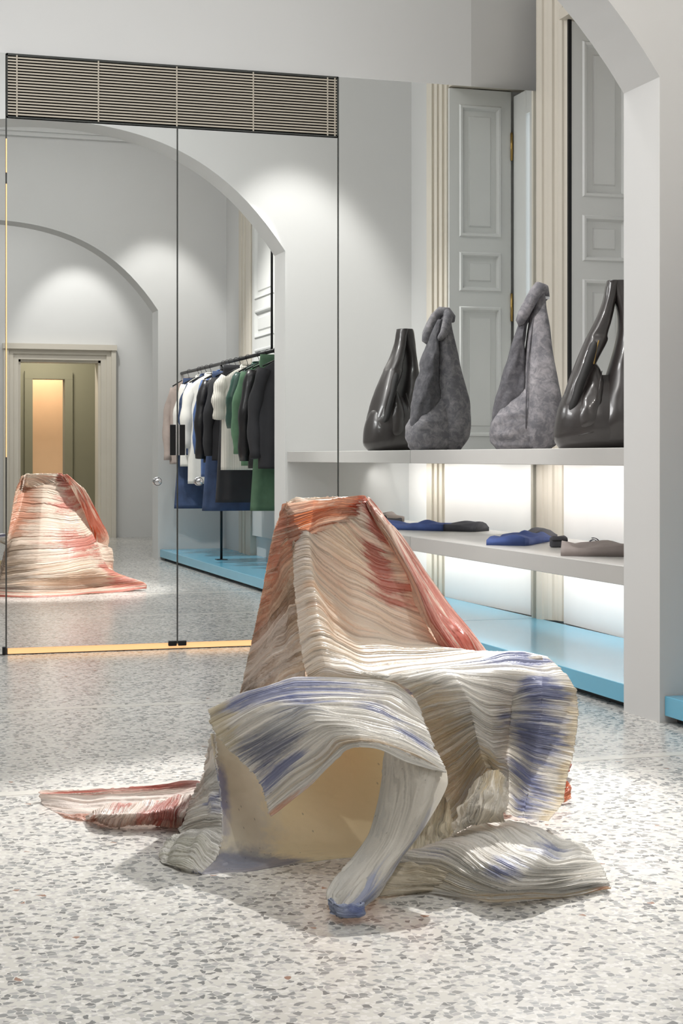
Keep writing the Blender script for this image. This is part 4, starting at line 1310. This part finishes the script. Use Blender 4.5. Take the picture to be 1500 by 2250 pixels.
def garment(name, label, cat, y, mat, length=0.85, hw=0.21, flare=1.0, sleeve=0.6, sw=0.06, seed=1, collar=True, strap=False, top=None):
    top = RH - 0.085 if top is None else top
    g = empty(name, (RX, y, top), label, cat, 'garments on the clothes rail')
    n = 36
    th = np.linspace(0, 2 * math.pi, n, endpoint=False)
    rings = []
    for i, t in enumerate(np.linspace(0, 1, 34)):
        h = top - 0.005 - t * length
        if strap:
            wdt = hw * (0.8 + (flare - 0.8) * t)
        else:
            sh = min(1, (t * length) / 0.11)
            wdt = (0.065 + (hw - 0.065) * sh ** 0.75) * (1 + (flare - 1) * max(0, t - 0.15))
        dp = 0.02 + 0.045 * min(1, t * 3)
        fold = 1 + 0.5 * (vnoise(th * 3.5, np.full(n, t * 1.6), seed) - 0.5) * min(1, t * 3)
        rings.append([(RX + wdt * math.copysign(abs(math.cos(a)) ** 0.8, math.cos(a)), y + dp * math.sin(a) * fold[k] + 0.006 * math.sin(a * 9 + seed) * min(1, t * 2), h) for k, a in enumerate(th)])
    MB().loft(rings).build('body', mat, g, True)
    if sleeve > 0:
        for sg in (-1, 1):
            pts, rad = [], []
            for t in np.linspace(0, 1, 14):
                pts.append((RX + sg * (hw - 0.045 + 0.085 * math.sin(min(1, t * 1.5) * math.pi * 0.5) - 0.02 * t), y + 0.02 * math.sin(t * 5 + seed) - 0.01, top - 0.085 - t * sleeve))
                rad.append(sw * (0.75 + 0.25 * math.sin(min(1, t * 3) * math.pi / 2) - 0.25 * t) * (1 + 0.12 * math.sin(t * 17 + seed)))
            MB().tube(pts, rad, 12).build('sleeve', mat, g, True)
    if collar:
        rg = []
        for h, r in ((-0.01, .075), (0.02, .07), (0.032, .062), (0.025, .056)):
            rg.append([(RX + r * math.cos(a), y + 0.034 * math.sin(a), top - 0.015 + h - 0.012 * math.sin(a)) for a in th])
        MB().loft(rg, caps=False).build('collar', mat, g, True)
    hanger(y, hw * 0.85, ' '.join(label.split()[:12]))
    return g


def cloth(name, c, rough=0.8, n=0.12):
    return plain(name, c, rough, noise=n, scale=9, bump=0.35, bscale=14)


mp_ = cloth('pink_beige_cotton', (196, 180, 172))
mw = cloth('white_cotton', (228, 226, 220), n=0.03)
mn = cloth('navy_denim', (54, 70, 102), n=0.3)
mc = cloth('chambray', (84, 110, 160), n=0.15)
mlt = plain('glossy_black_leather', (30, 29, 32), 0.3, noise=0.2, bump=0.6, bscale=12)
mbk = cloth('black_wool', (40, 40, 44), n=0.1)
mst = striped('white_striped_cotton', (190, 186, 176), (226, 223, 214), 22)
mdg = plain('shiny_dark_green', (52, 84, 74), 0.3, noise=0.25, bump=0.7, bscale=14)
mg = cloth('green_cotton', (92, 128, 100), n=0.2)
mlg = cloth('long_green_cotton', (76, 106, 82), n=0.15)
RACK = [
    (ry(366), lambda y, n=('hanging_blouse', 'pale pink beige blouse hanging last at the far end of the rail', 'clothing'): garment(*n, y, mp_, 0.84, 0.2, 1.0, 0.72, 0.05, 3)),
    (ry(391, 3.12), lambda y, n=('denim_skirt', 'long dark blue denim skirt hanging at the far end of the rail', 'clothing'): garment(*n, y, mn, 1.27, 0.2, 1.25, 0, seed=5, collar=False, strap=True)),
    (ry(389), lambda y, n=('hanging_shirt', 'white shirt hanging in front of the long denim skirt', 'clothing'): garment(*n, y, mw, 0.86, 0.21, 1.05, 0.62, 0.06, 7)),
    (ry(402), lambda y, n=('hanging_dress', 'blue denim dress hanging between the two white shirts', 'clothing'): garment(*n, y, mn, 0.75, 0.2, 1.0, 0.5, 0.055, 9)),
    (ry(412), lambda y, n=('hanging_shirt', 'longer white shirt hanging before the chambray shirt', 'clothing'): garment(*n, y, mw, 1.02, 0.22, 1.05, 0.6, 0.065, 11)),
    (ry(429), lambda y, n=('hanging_shirt', 'light blue chambray shirt hanging beside the black leather jacket', 'clothing'): garment(*n, y, mc, 0.95, 0.21, 1.0, 0.66, 0.055, 13)),
    (ry(452, 3.12), lambda y, n=('long_skirt', 'pleated mid blue long skirt hanging below the black jackets', 'clothing'): garment(*n, y, mn, 1.25, 0.21, 1.25, 0, seed=15, collar=False, strap=True)),
    (ry(440), lambda y, n=('hanging_jacket', 'shiny black leather jacket hanging among the blue garments', 'clothing'): garment(*n, y, mlt, 0.82, 0.22, 1.0, 0.7, 0.065, 17)),
    (ry(463), lambda y, n=('hanging_jacket', 'matt black jacket hanging between leather jacket and black dress', 'clothing'): garment(*n, y, mbk, 0.8, 0.22, 1.0, 0.68, 0.06, 19)),
    (ry(478, 3.12), lambda y, n=('hanging_dress', 'long plain charcoal dress hanging before the striped shirt', 'clothing'): garment(*n, y, mbk, 1.2, 0.2, 1.15, 0, seed=21, collar=False, strap=True, top=RH - 0.05)),
    (ry(487), lambda y, n=('hanging_shirt', 'white striped shirt hanging before the long charcoal dress', 'clothing'): garment(*n, y, mst, 0.88, 0.23, 1.05, 0.36, 0.07, 23)),
    (ry(511), lambda y, n=('hanging_shirt', 'shiny dark green shirt hanging beside the white striped shirt', 'clothing'): garment(*n, y, mdg, 0.7, 0.21, 1.0, 0.45, 0.06, 25)),
    (ry(527), lambda y, n=('hanging_jacket', 'matt green jacket hanging between dark green shirt and black jackets', 'clothing'): garment(*n, y, mg, 0.84, 0.22, 1.0, 0.66, 0.06, 27)),
    (ry(553, 3.12), lambda y, n=('long_coat', 'long green dress hanging lowest behind the black jackets', 'clothing'): garment(*n, y, mlg, 1.24, 0.21, 1.2, 0, seed=29, collar=False, strap=True, top=RH - 0.04)),
    (ry(545), lambda y, n=('hanging_jacket', 'black leather jacket hanging second from the near end', 'clothing'): garment(*n, y, mlt, 0.86, 0.23, 1.0, 0.72, 0.065, 31)),
    (ry(567), lambda y, n=('hanging_jacket', 'black jacket hanging first at the near end of the rail', 'clothing'): garment(*n, y, mbk, 0.86, 0.23, 1.0, 0.70, 0.065, 33)),
]
RACK.sort(key=lambda g: g[0])
ylast = 0.9
for gy, make in RACK:
    gy = max(gy, ylast + 0.145)
    if abs(gy - 2.91) < 0.09:
        gy = 3.0
    ylast = gy
    make(gy)
